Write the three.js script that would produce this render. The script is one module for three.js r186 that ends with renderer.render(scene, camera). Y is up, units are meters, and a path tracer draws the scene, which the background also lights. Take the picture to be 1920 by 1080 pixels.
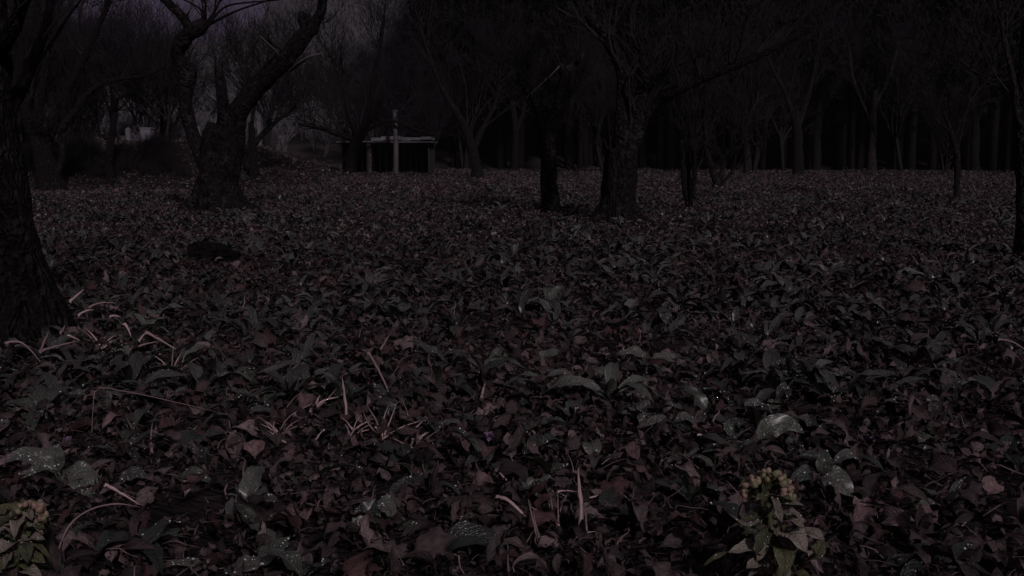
import * as THREE from 'three';
import { mergeGeometries, mergeVertices } from 'three/addons/utils/BufferGeometryUtils.js';
import { RoundedBoxGeometry } from 'three/addons/geometries/RoundedBoxGeometry.js';
import { ImprovedNoise } from 'three/addons/math/ImprovedNoise.js';

// ------------------------------------------------------------------ camera, sky, sun, exposure
const EYE = 0.8, F = 1880, PITCH = THREE.MathUtils.degToRad(7.6);      // F: focal length in pixels of a 1920 wide frame
const scene = new THREE.Scene();
const camera = new THREE.PerspectiveCamera(THREE.MathUtils.radToDeg(2 * Math.atan(540 / F)), 16 / 9, 0.05, 2000);
camera.position.set(0, EYE, 0);
camera.rotation.set(-PITCH, 0, 0);
camera.updateMatrixWorld();
scene.add(camera);
const renderer = new THREE.WebGLRenderer({ antialias: true });
renderer.toneMapping = THREE.LinearToneMapping;
renderer.toneMappingExposure = 1.2;
renderer.shadowMap.enabled = true;

const noise = new ImprovedNoise();
const N3 = (x, y, z = 0.37) => noise.noise(x, y, z);
const fbm = (x, y, z = 0.37, o = 4) => { let a = 0, s = 0.5; for (let i = 0; i < o; i++) { a += s * N3(x, y, z + i * 7.1); x *= 2.03; y *= 2.03; s *= 0.5; } return a; };
function rngOf(seed) { let a = seed >>> 0; return () => { a = (a + 0x6d2b79f5) | 0; let t = Math.imul(a ^ (a >>> 15), 1 | a); t = (t + Math.imul(t ^ (t >>> 7), 61 | t)) ^ t; return ((t ^ (t >>> 14)) >>> 0) / 4294967296; }; }
const lerp = THREE.MathUtils.lerp, clamp = THREE.MathUtils.clamp, smooth = THREE.MathUtils.smoothstep;
const V = (x, y, z) => new THREE.Vector3(x, y, z);

{ // overcast dusk sky: dim mauve, a little brighter towards the zenith, soft cloud
  const w = 256, h = 128, d = new Float32Array(w * h * 4);
  for (let j = 0; j < h; j++) for (let i = 0; i < w; i++) {
    const el = ((j + 0.5) / h - 0.5) * Math.PI, az = (i / w) * Math.PI * 2;
    const cx = Math.cos(az) * Math.cos(el), cz = Math.sin(az) * Math.cos(el), cy = Math.sin(el);
    const c = 1 + 0.28 * (N3(cx * 3, cy * 7, cz * 3) + 0.5 * N3(cx * 7, cy * 14, cz * 7));
    const up = Math.max(0, cy);
    const b = (cy > -0.02 ? lerp(0.0245, 0.052, Math.pow(up, 0.8)) * c : 0.006);
    const k = (j * w + i) * 4;
    const hz = 1 - smooth(up, 0.1, 0.5); d[k] = b * 1.07; d[k + 1] = b * lerp(0.9, 0.81, hz); d[k + 2] = b * lerp(1.15, 1.36, hz); d[k + 3] = 1;
  }
  const t = new THREE.DataTexture(d, w, h, THREE.RGBAFormat, THREE.FloatType);
  t.mapping = THREE.EquirectangularReflectionMapping; t.colorSpace = THREE.LinearSRGBColorSpace;
  t.magFilter = THREE.LinearFilter; t.minFilter = THREE.LinearFilter; t.wrapS = THREE.RepeatWrapping; t.needsUpdate = true;
  scene.background = t; scene.environment = t; scene.environmentIntensity = 1;
}
const sun = new THREE.DirectionalLight(new THREE.Color(1, 0.89, 0.93), 0.78);   // what is left of the daylight behind thin cloud
sun.position.set(7.5, 12, 10); sun.target.position.set(0, 0, -8);
sun.castShadow = true; sun.shadow.radius = 9; sun.shadow.mapSize.set(2048, 2048);
Object.assign(sun.shadow.camera, { left: -40, right: 40, top: 40, bottom: -40, near: 0.1, far: 120 });
scene.add(sun, sun.target);

// ------------------------------------------------------------------ helpers
const cp = Math.cos(PITCH), sp = Math.sin(PITCH);
function ray(px, py) { const x = (px - 960) / F, y = (540 - py) / F; return V(x, y * cp - sp, -y * sp - cp); }
function at(px, py, depth) { const r = ray(px, py); return r.multiplyScalar(depth / -r.z).add(V(0, EYE, 0)); }   // the point seen at a pixel, that many metres ahead
function groundY(x, z) {
  const d = Math.hypot(x, z);
  let y = 0.05 * N3(x * 0.35, z * 0.35) + 0.025 * N3(x * 1.3, z * 1.3, 5);
  y *= smooth(d, 2, 6) * 0.8 + 0.2;
  // the ground climbs behind the left of the clearing: a low bank, then a gentle slope
  const ang = x / Math.max(1, -z);
  const side = 1 - smooth(ang, -0.27, -0.15);
  y += side * 1.25 * smooth(d, 33, 43) * (1 + 0.15 * N3(x * 0.2, z * 0.2, 3));
  y -= side * 0.35 * smooth(d, 22, 31) * (1 - smooth(d, 31, 36));
  return y;
}
function onGround(px, py) { // where the ground is seen at a pixel
  const r = ray(px, py); let t = 0.5;
  for (; t < 90; t += 0.01 + t * 0.002) { if (EYE + r.y * t < groundY(r.x * t, r.z * t)) break; }
  return V(r.x * t, EYE + r.y * t, r.z * t);
}
const depthAt = (px, py) => -onGround(px, py).z;
const names = new Map();
function numbered(n) { const k = names.get(n) || 0; names.set(n, k + 1); return k ? `${n}_${String(k).padStart(3, '0')}` : n; }
function setUp(m) { m.castShadow = true; m.receiveShadow = true; return m; }
function thing(name, label, category, pos, group) {
  const g = new THREE.Group(); g.name = numbered(name); g.position.copy(pos); g.userData = { label, category };
  if (group) g.userData.group = group; scene.add(g); return g;
}
function part(parent, name, geo, mat, worldSpace = true) {   // geometry given in world space goes to the parent's own axes
  if (worldSpace) { parent.updateMatrixWorld(true); geo.applyMatrix4(parent.matrixWorld.clone().invert()); }
  const m = setUp(new THREE.Mesh(geo, mat)); m.name = name; parent.add(m); return m;
}
function single(name, label, category, geo, mat, pos, group) {
  geo.translate(-pos.x, -pos.y, -pos.z);
  const m = setUp(new THREE.Mesh(geo, mat)); m.name = numbered(name); m.position.copy(pos); m.userData = { label, category };
  if (group) m.userData.group = group; scene.add(m); return m;
}
function structure(name, geo, mat) { const m = setUp(new THREE.Mesh(geo, mat)); m.name = name; m.userData = { kind: 'structure' }; scene.add(m); return m; }
function buffer(pos, idx, uv, col) {
  const g = new THREE.BufferGeometry();
  g.setAttribute('position', new THREE.Float32BufferAttribute(pos, 3));
  if (uv) g.setAttribute('uv', new THREE.Float32BufferAttribute(uv, 2));
  if (col) g.setAttribute('color', new THREE.Float32BufferAttribute(col, 3));
  g.setIndex(idx); g.computeVertexNormals(); return g;
}
function texture(size, fn, srgb = true, h = size) {
  const d = new Uint8Array(size * h * 4);
  for (let j = 0; j < h; j++) for (let i = 0; i < size; i++) {
    const c = fn(i / size, j / h), k = (j * size + i) * 4;
    for (let q = 0; q < 3; q++) { const l = clamp(c[q] ?? c[0], 0, 1); d[k + q] = 255 * (srgb ? (l <= 0.0031308 ? l * 12.92 : 1.055 * Math.pow(l, 1 / 2.4) - 0.055) : l); }
    d[k + 3] = 255;
  }
  const t = new THREE.DataTexture(d, size, h); t.wrapS = t.wrapT = THREE.RepeatWrapping; t.magFilter = THREE.LinearFilter; t.minFilter = THREE.LinearMipmapLinearFilter; t.generateMipmaps = true;
  if (srgb) t.colorSpace = THREE.SRGBColorSpace; t.needsUpdate = true; return t;
}
const tile = (u, v, s, z) => { const a = u * Math.PI * 2, b = v * Math.PI * 2, r = s / (Math.PI * 2); return N3(Math.cos(a) * r + 11, Math.sin(a) * r + Math.cos(b) * r * 1.3, Math.sin(b) * r * 1.3 + z); };

// ------------------------------------------------------------------ materials (linear base colours)
const tall = (u, v, su, sv, z) => { const a = u * Math.PI * 2, r = su / 6.283; return N3(Math.cos(a) * r + z, Math.sin(a) * r, Math.abs(2 * v - 1) * sv + z * 3.1); };
const barkHeight = (u, v) => { const w = 0.06 * tall(u, v, 5, 4, 2); const uu = u + w, r = 1 - Math.abs(tall(uu, v, 16, 3.2, 4)) * 2.6, c = 1 - Math.abs(tall(uu, v, 7, 9, 6)) * 2.2; return clamp(0.5 * r + 0.25 * c + 0.3 * (0.4 + tall(u, v, 40, 22, 9)), 0, 1); };
const barkMap = texture(384, (u, v) => { const b = barkHeight(u, v), l = Math.max(0, tall(u, v, 9, 5, 21) - 0.08) * 3; const k = 0.25 + 1.05 * b; return [0.6 * k + l * 0.5, 0.54 * k + l * 0.56, 0.56 * k + l * 0.5]; });
const barkBump = texture(384, (u, v) => [barkHeight(u, v)], false);
function bark(r, g, b, bump = 0.03) { const m = new THREE.MeshPhysicalMaterial({ color: new THREE.Color().setRGB(r, g, b), roughness: 0.95, specularIntensity: 0.25, map: barkMap.clone(), bumpMap: barkBump.clone(), bumpScale: bump }); for (const t of [m.map, m.bumpMap]) { t.repeat.set(1, 1); t.needsUpdate = true; } return m; }
const M = {
  barkNear: bark(0.026, 0.0235, 0.0245, 0.04), bark: bark(0.036, 0.033, 0.034, 0.035), barkPale: bark(0.085, 0.078, 0.081), barkFar: bark(0.042, 0.039, 0.041),
  twig: new THREE.MeshPhysicalMaterial({ specularIntensity: 0.2, color: new THREE.Color().setRGB(0.026, 0.024, 0.025), roughness: 0.9 }),
  twigPale: new THREE.MeshStandardMaterial({ color: new THREE.Color().setRGB(0.13, 0.12, 0.122), roughness: 0.8 }),
};
const soilMap = texture(512, (u, v) => { const a = tile(u, v, 10, 1) + 0.6 * tile(u, v, 30, 2) + 0.5 * tile(u, v, 80, 3); const k = 0.55 + 0.5 * a; return [0.04 * k, 0.032 * k, 0.033 * k]; });
const soilBump = texture(512, (u, v) => [0.5 + 0.4 * tile(u, v, 30, 2) + 0.4 * tile(u, v, 90, 3)], false);
M.soil = new THREE.MeshPhysicalMaterial({ specularIntensity: 0.2, map: soilMap, bumpMap: soilBump, bumpScale: 0.03, roughness: 1 });
const leafVein = (u, v) => { // v: 0..1 across, u along
  const x = Math.abs(v - 0.5) * 2, mid = Math.exp(-x * x * 420), s = u * 9 - x * 2.3; const lat = Math.exp(-Math.pow((s - Math.round(s)) * 7, 2)) * (1 - x * 0.6);
  return Math.max(mid, lat * 0.55);
};
const leafMap = texture(128, (u, v) => { const n = 0.85 + 0.3 * N3(u * 9, v * 7, 3) + 0.25 * N3(u * 30, v * 22, 4), e = leafVein(u, v); const sp_ = N3(u * 14, v * 11, 9) > 0.42 ? 0.6 : 0; return [0.8 * n + e * 0.22 + sp_ * 0.5, 0.86 * n + e * 0.22, 0.78 * n + e * 0.2 - sp_ * 0.1]; });
const leafBump = texture(128, (u, v) => [0.55 - 0.5 * leafVein(u, v) + 0.25 * N3(u * 24, v * 18, 6)], false);
const deadMap = texture(128, (u, v) => { const n = 0.75 + 0.5 * N3(u * 7, v * 5, 13) + 0.3 * N3(u * 26, v * 20, 14), e = leafVein(u, v); return [0.85 * n + e * 0.2, 0.74 * n + e * 0.2, 0.76 * n + e * 0.2]; });
const leafMat = (r, g, b, rough = 0.42) => new THREE.MeshPhysicalMaterial({ color: new THREE.Color().setRGB(r, g, b), map: leafMap, bumpMap: leafBump, bumpScale: 0.007, roughness: rough, side: THREE.DoubleSide });
M.leaf = leafMat(0.07, 0.077, 0.068, 0.3); M.leafB = leafMat(0.135, 0.135, 0.125, 0.28); M.leafC = leafMat(0.036, 0.043, 0.036, 0.3);
M.leafInst = leafMat(1, 1, 1, 0.24); M.leafInst.bumpScale = 0.012; for (const q of [M.leafInst, M.leaf, M.leafB, M.leafC]) { q.clearcoat = 0.7; q.clearcoatRoughness = 0.32; }
M.dead = new THREE.MeshPhysicalMaterial({ specularIntensity: 0.5, color: 0xffffff, map: deadMap, bumpMap: leafBump, bumpScale: 0.003, roughness: 0.75, side: THREE.DoubleSide });
const deadMat = (r, g, b) => new THREE.MeshStandardMaterial({ color: new THREE.Color().setRGB(r, g, b), map: deadMap, bumpMap: leafBump, bumpScale: 0.003, roughness: 0.7, side: THREE.DoubleSide });
M.deadA = deadMat(0.2, 0.135, 0.14); M.deadB = deadMat(0.13, 0.075, 0.075); M.deadC = deadMat(0.28, 0.2, 0.2);
const strawMap = texture(64, (u, v) => { const n = 0.8 + 0.75 * N3(u * 2, v * 34, 2) + 0.15 * N3(u * 20, v * 12, 3); return [n, n * 0.83, n * 0.85]; });
M.straw = new THREE.MeshStandardMaterial({ color: new THREE.Color().setRGB(0.72, 0.6, 0.6), map: strawMap, roughness: 0.6, side: THREE.DoubleSide });
M.strawDim = new THREE.MeshStandardMaterial({ color: new THREE.Color().setRGB(0.4, 0.32, 0.32), map: strawMap, roughness: 0.7, side: THREE.DoubleSide });
M.dewGlint = new THREE.MeshPhysicalMaterial({ color: new THREE.Color().setRGB(0.72, 0.72, 0.72), roughness: 0.05, ior: 1.6, clearcoat: 1, clearcoatRoughness: 0.03 });  // opaque near-white instead of clear water: the glint is painted into the bead colour

// ------------------------------------------------------------------ geometry makers
function tube(points, radii, { sides = 8, step = 8, rough = 0.1, seed = 1, uvScale = 1.6, cap = false } = {}) {
  const c = new THREE.CatmullRomCurve3(points, false, 'centripetal');
  const n = Math.max(2, (points.length - 1) * step), pos = [], uv = [], idx = [];
  let side = null, len = 0, prev = null;
  for (let i = 0; i <= n; i++) {
    const t = i / n, p = c.getPoint(t), tan = c.getTangent(t).normalize();
    if (!side) side = V(0, 0, 1).cross(tan).lengthSq() > 0.05 ? V(0, 0, 1).cross(tan).normalize() : V(1, 0, 0).cross(tan).normalize();
    side.addScaledVector(tan, -side.dot(tan)).normalize();
    const bi = tan.clone().cross(side);
    if (prev) len += prev.distanceTo(p); prev = p;
    const f = t * (radii.length - 1), k = Math.min(radii.length - 2, Math.floor(f)), r = lerp(radii[k], radii[k + 1], f - k);
    for (let j = 0; j <= sides; j++) {
      const a = (j % sides) / sides * Math.PI * 2, ca = Math.cos(a), sa = Math.sin(a);
      const rr = r * (1 + rough * (N3(ca * 1.5 + seed * 3.7, sa * 1.5, len * 2.2 / Math.max(0.15, Math.min(1, radii[0] * 5))) * 1.6 + 0.5 * N3(ca * 4 + seed, sa * 4, len * 9)));
      pos.push(p.x + (side.x * ca + bi.x * sa) * rr, p.y + (side.y * ca + bi.y * sa) * rr, p.z + (side.z * ca + bi.z * sa) * rr);
      uv.push(j / sides * Math.max(1, Math.round(radii[0] * 6.28 * uvScale)), len * uvScale);
    }
  }
  const w = sides + 1;
  for (let i = 0; i < n; i++) for (let j = 0; j < sides; j++) { const a = i * w + j; idx.push(a, a + 1, a + w, a + 1, a + w + 1, a + w); }
  if (cap) { const base = n * w, e = c.getPoint(1); pos.push(e.x, e.y, e.z); uv.push(0.5, len * uvScale); const q = pos.length / 3 - 1; for (let j = 0; j < sides; j++) idx.push(base + j, base + j + 1, q); }
  const g = buffer(pos, idx, uv);
  const nn = g.attributes.normal; // close the seam
  for (let i = 0; i <= n; i++) { const a = i * w, b = a + sides; const v = V(nn.getX(a) + nn.getX(b), nn.getY(a) + nn.getY(b), nn.getZ(a) + nn.getZ(b)).normalize(); nn.setXYZ(a, v.x, v.y, v.z); nn.setXYZ(b, v.x, v.y, v.z); }
  return g;
}
function stick(pts, r0, r1, out, sides = 3) { // a thin twig through the points, pushed into out = {pos, idx}
  const n = pts.length; let base = out.pos.length / 3; const up = V(0.31, 0.2, 0.93);
  for (let i = 0; i < n; i++) {
    const tan = pts[Math.min(n - 1, i + 1)].clone().sub(pts[Math.max(0, i - 1)]).normalize(), s = up.clone().cross(tan).normalize(), b = tan.clone().cross(s), r = lerp(r0, r1, i / (n - 1));
    for (let j = 0; j < sides; j++) { const a = j / sides * 6.2832; out.pos.push(pts[i].x + (s.x * Math.cos(a) + b.x * Math.sin(a)) * r, pts[i].y + (s.y * Math.cos(a) + b.y * Math.sin(a)) * r, pts[i].z + (s.z * Math.cos(a) + b.z * Math.sin(a)) * r); }
    if (i) for (let j = 0; j < sides; j++) { const a = base + (i - 1) * sides + j, c = base + (i - 1) * sides + (j + 1) % sides; out.idx.push(a, c, a + sides, c, c + sides, a + sides); }
  }
}
function grow(out, rnd, p, dir, len, r, depth, { up = 0.25, kids = 4, spread = 0.8, wig = 0.28, rmin = 0.003 } = {}) {
  const seg = 5, pts = [p.clone()], d = dir.clone().normalize(), q = p.clone(), spawn = [];
  for (let i = 1; i <= seg; i++) {
    d.add(V((rnd() - 0.5) * wig * 2, (rnd() - 0.5) * wig * 2 + up * 0.25, (rnd() - 0.5) * wig * 2)).normalize();
    q.addScaledVector(d, len / seg); pts.push(q.clone());
    if (depth > 0) spawn.push([q.clone(), d.clone(), i / seg]);
  }
  stick(pts, r, Math.max(rmin, r * 0.35), out, r > 0.02 ? 5 : 3);
  if (depth > 0) for (let k = 0; k < kids; k++) {
    const [sp0, sd, f] = spawn[Math.min(seg - 1, Math.floor(rnd() * seg * 0.999))];
    const nd = sd.clone().multiplyScalar(0.7).add(V((rnd() - 0.5) * 2, (rnd() - 0.35) * 1.6, (rnd() - 0.5) * 2).multiplyScalar(spread));
    grow(out, rnd, sp0, nd, len * (0.45 + rnd() * 0.35) * (1.15 - f * 0.4), Math.max(rmin, r * (1 - 0.6 * f) * 0.6), depth - 1, { up, kids, spread, wig, rmin });
  }
}
const twigGeo = o => buffer(o.pos, o.idx, null);
function leafGeo({ L, W, th0 = 0.5, droop = 1, fold = 0.25, wave = 0.15, twist = 0, nu = 9, nv = 4, sharp = 1.25, seed = 1, petiole = 0.12 }) { // grows along +x from the origin, y up
  const pos = [], uv = [], idx = []; let x = 0, y = 0;
  for (let i = 0; i <= nu; i++) {
    const u = i / nu, th = th0 - droop * u; if (i) { x += Math.cos(th) * L / nu; y += Math.sin(th) * L / nu; }
    const u2 = clamp((u - petiole) / (1 - petiole), 0, 1);
    const w = Math.max(W * 0.04 * (1 - u), W * 0.5 * Math.pow(Math.sin(Math.PI * Math.pow(u2, 0.78)), sharp * 0.8)) * (1 + 0.12 * N3(u * 5, seed, 1));
    const tw = twist * u, ct = Math.cos(tw), st = Math.sin(tw);
    for (let j = 0; j <= nv; j++) {
      const v = (j / nv) * 2 - 1, hgt = Math.abs(v) * w * fold + w * wave * Math.abs(v) * (Math.sin(u * 17 + seed + v) + 0.8 * N3(u * 6, v * 2, seed));
      const a = v * w * ct - hgt * st, b = v * w * st + hgt * ct;
      pos.push(x - Math.sin(th) * b, y + Math.cos(th) * b, a); uv.push(u, j / nv);
    }
  }
  const q = nv + 1; for (let i = 0; i < nu; i++) for (let j = 0; j < nv; j++) { const a = i * q + j; idx.push(a, a + 1, a + q, a + 1, a + q + 1, a + q); }
  return buffer(pos, idx, uv);
}
function ribLeaf(pts, W, { up = V(0, 1, 0.5), fold = 0.2, wave = 0.12, nu = 12, nv = 6, sharp = 1, seed = 1, petiole = 0.05 } = {}) { // a leaf along a midrib in world space
  const c = new THREE.CatmullRomCurve3(pts), pos = [], uv = [], idx = [];
  for (let i = 0; i <= nu; i++) {
    const u = i / nu, p = c.getPoint(u), tan = c.getTangent(u).normalize(), s = tan.clone().cross(up).normalize(), n = s.clone().cross(tan).normalize(), u2 = clamp((u - petiole) / (1 - petiole), 0, 1);
    const w = Math.max(W * 0.03, W * 0.5 * Math.pow(Math.sin(Math.PI * Math.pow(u2, 0.75)), sharp)) * (1 + 0.1 * N3(u * 5, seed, 2));
    for (let j = 0; j <= nv; j++) {
      const v = (j / nv) * 2 - 1, h = Math.abs(v) * w * fold + w * wave * Math.abs(v) * (Math.sin(u * 15 + seed + v * 1.3) + N3(u * 6, v * 2, seed));
      pos.push(p.x + s.x * v * w + n.x * h, p.y + s.y * v * w + n.y * h, p.z + s.z * v * w + n.z * h); uv.push(u, j / nv);
    }
  }
  const q = nv + 1; for (let i = 0; i < nu; i++) for (let j = 0; j < nv; j++) { const a = i * q + j; idx.push(a, a + 1, a + q, a + 1, a + q + 1, a + q); }
  return buffer(pos, idx, uv);
}
function blade(pts, w, { w1 = 0.25, face = V(0, 0.3, 1), fold = 0.3, nu = 10 } = {}) { // a folded straw blade along points in world space
  const c = new THREE.CatmullRomCurve3(pts), pos = [], uv = [], idx = [];
  for (let i = 0; i <= nu; i++) {
    const u = i / nu, p = c.getPoint(u), tan = c.getTangent(u).normalize(), s = tan.clone().cross(face).normalize(), n = s.clone().cross(tan).normalize();
    const ww = w * 0.5 * lerp(1, w1, u) * (u > 0.8 ? 1 - (u - 0.8) * 3.6 : 1) * (0.9 + 0.25 * N3(u * 6, p.x * 9, 4));
    for (const [v, h] of [[-1, 0], [0, -fold], [1, 0], [0, -fold - 0.12]]) { pos.push(p.x + (s.x * v + n.x * h) * ww, p.y + (s.y * v + n.y * h) * ww, p.z + (s.z * v + n.z * h) * ww); uv.push(u, v * 0.5 + 0.5); }
    if (i) for (let j = 0; j < 4; j++) { const a = (i - 1) * 4 + j, b = (i - 1) * 4 + (j + 1) % 4; idx.push(a, b, a + 4, b, b + 4, a + 4); }
  }
  return buffer(pos, idx, uv);
}
const dropShape = new THREE.SphereGeometry(1, 8, 6);
function dewGlintsOn(geo, n, rnd, rmin = 0.0011, rmax = 0.003) { // dew beads on the leaf's upper face, their pale colour painting the glints
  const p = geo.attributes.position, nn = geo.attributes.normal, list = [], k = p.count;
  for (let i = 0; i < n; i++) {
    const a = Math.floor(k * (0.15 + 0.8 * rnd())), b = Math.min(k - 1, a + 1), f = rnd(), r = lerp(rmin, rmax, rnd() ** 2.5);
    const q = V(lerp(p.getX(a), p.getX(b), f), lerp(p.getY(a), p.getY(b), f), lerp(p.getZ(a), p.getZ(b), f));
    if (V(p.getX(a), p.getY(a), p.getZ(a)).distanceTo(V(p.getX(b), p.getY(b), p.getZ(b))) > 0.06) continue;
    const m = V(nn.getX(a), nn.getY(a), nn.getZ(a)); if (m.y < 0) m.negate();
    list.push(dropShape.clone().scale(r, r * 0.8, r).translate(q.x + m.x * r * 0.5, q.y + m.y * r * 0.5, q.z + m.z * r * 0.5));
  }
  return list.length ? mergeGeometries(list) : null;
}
function addDewGlints(parentMesh, geo, n, rnd, a, b) { const g = dewGlintsOn(geo, n, rnd, a, b); if (!g) return; const m = setUp(new THREE.Mesh(g, M.dewGlint)); m.name = 'dew_glint_beads'; m.userData.kind = 'stuff'; parentMesh.add(m); }

// ------------------------------------------------------------------ ground and hills
{
  const zs = []; for (let z = 6; z > -62; z -= 0.09 + Math.abs(Math.min(0, z)) * 0.011 + (z > -1 ? 0.6 : 0)) zs.push(z);
  const nx = 150, pos = [], uv = [], idx = [];
  zs.forEach(z => { const half = 14 + Math.abs(z) * 1.1; for (let i = 0; i <= nx; i++) { const s = i / nx * 2 - 1, x = half * (0.35 * s + 0.65 * s * s * s); pos.push(x, groundY(x, z), z); uv.push(x / 1.7, z / 1.7); } });
  const w = nx + 1; for (let j = 0; j < zs.length - 1; j++) for (let i = 0; i < nx; i++) { const a = j * w + i; idx.push(a, a + 1, a + w, a + 1, a + w + 1, a + w); }
  structure('ground', buffer(pos, idx, uv), M.soil);
}
const ridge = [[-3000, 40], [-400, 40], [0, 80], [300, 112], [420, 104], [470, 84], [510, 56], [560, 8], [640, -90], [800, -260], [1200, -330], [2200, -330], [5000, -200]];
function ridgeElev(px) { let k = 0; while (k < ridge.length - 2 && px > ridge[k + 1][0]) k++; const f = clamp((px - ridge[k][0]) / (ridge[k + 1][0] - ridge[k][0]), 0, 1); return (290 - lerp(ridge[k][1], ridge[k + 1][1], f)) / F; }
const HR = 170;
function hillY(az, r) { // az: px-like bearing
  const e = ridgeElev(az), t = clamp((r - 50) / (HR - 50), 0, 1.6);
  const s = t < 1 ? Math.pow(t, 1.25) : 1 - (t - 1) * 0.5;
  return EYE - 1.3 + (e * HR - 3.2) * s + (4.5 * N3(az * 0.011, r * 0.03, 8)) * smooth(r, 60, 100) * (r < HR - 12 ? 1 : 0.2);
}
const hillXZ = (px, r) => { const a = Math.atan((px - 960) / F); return [Math.sin(a) * r, -Math.cos(a) * r]; };
{
  const pos = [], uv = [], idx = [], na = 160, nr = 46;
  for (let i = 0; i <= nr; i++) for (let j = 0; j <= na; j++) { const px = -2600 + j / na * 7200, r = 50 + i / nr * 180, [x, z] = hillXZ(px, r); pos.push(x, hillY(px, r), z); uv.push(x / 5, r / 5); }
  const w = na + 1; for (let i = 0; i < nr; i++) for (let j = 0; j < na; j++) { const a = i * w + j; idx.push(a, a + 1, a + w, a + 1, a + w + 1, a + w); }
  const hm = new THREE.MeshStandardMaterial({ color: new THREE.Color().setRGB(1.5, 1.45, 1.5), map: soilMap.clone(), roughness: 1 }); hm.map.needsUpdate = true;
  structure('hill', buffer(pos, idx, uv), hm);
}
function stuffGroup(name, label, category) { const g = new THREE.Group(); g.name = name; g.userData = { label, category, kind: 'stuff' }; scene.add(g); return g; }
function scatter(parent, name, geo, mat, mats, cols) {
  const m = setUp(new THREE.InstancedMesh(geo, mat, mats.length)); m.name = name; mats.forEach((t, i) => { m.setMatrixAt(i, t); if (cols) m.setColorAt(i, cols[i]); });
  m.userData.kind = 'stuff'; m.instanceMatrix.needsUpdate = true; parent.add(m); return m;
}
const place = (x, y, z, ry, s, rx = 0, rz = 0, sy = s) => new THREE.Matrix4().compose(V(x, y, z), new THREE.Quaternion().setFromEuler(new THREE.Euler(rx, ry, rz, 'YXZ')), V(s, sy, s));

// ------------------------------------------------------------------ woods
function bareTree(seed, H, { depth = 3, kids = 5, r = 0.11, stems = 1, rmin = 0.008 } = {}) {
  const rnd = rngOf(seed), o = { pos: [], idx: [] };
  for (let s = 0; s < stems; s++) {
    const lean = V((rnd() - 0.5) * 0.5, 1, (rnd() - 0.5) * 0.5), p = V(0, -0.2, 0), q = p.clone().addScaledVector(lean, H * 0.28);
    stick([p, p.clone().lerp(q, 0.5).add(V(0.05 * rnd(), 0, 0)), q], r, r * 0.75, o, 6);
    for (let k = 0; k < 4; k++) grow(o, rnd, q.clone().addScaledVector(lean, -H * 0.08 * rnd()), V((rnd() - 0.5) * 1.6, 1, (rnd() - 0.5) * 1.6), H * (0.4 + 0.25 * rnd()), r * 0.5, depth - 1, { kids, rmin, up: 0.35, wig: 0.22, spread: 0.75 });
  }
  return twigGeo(o);
}
{
  const hillWood = stuffGroup('hill_wood', 'grey leafless wood covering the hill under the strip of dusk sky', 'wood');
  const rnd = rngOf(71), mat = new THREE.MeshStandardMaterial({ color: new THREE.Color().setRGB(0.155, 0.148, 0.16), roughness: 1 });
  const geos = [0, 1, 2].map(i => bareTree(300 + i, 6, { depth: 3, kids: 5, r: 0.14, rmin: 0.03 })), lists = [[], [], []];
  for (let i = 0; i < 5200; i++) { const px = -500 + rnd() * 1700, r = 53 + Math.pow(rnd(), 0.6) * (HR - 53), [x, z] = hillXZ(px, r), s = (0.45 + rnd() * 0.4) * (r < 75 ? 0.6 : 1); lists[i % 3].push(place(x, hillY(px, r), z, rnd() * 6.28, s)); }
  geos.forEach((g, i) => scatter(hillWood, 'hill_trees', g, mat, lists[i]));
}
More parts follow.
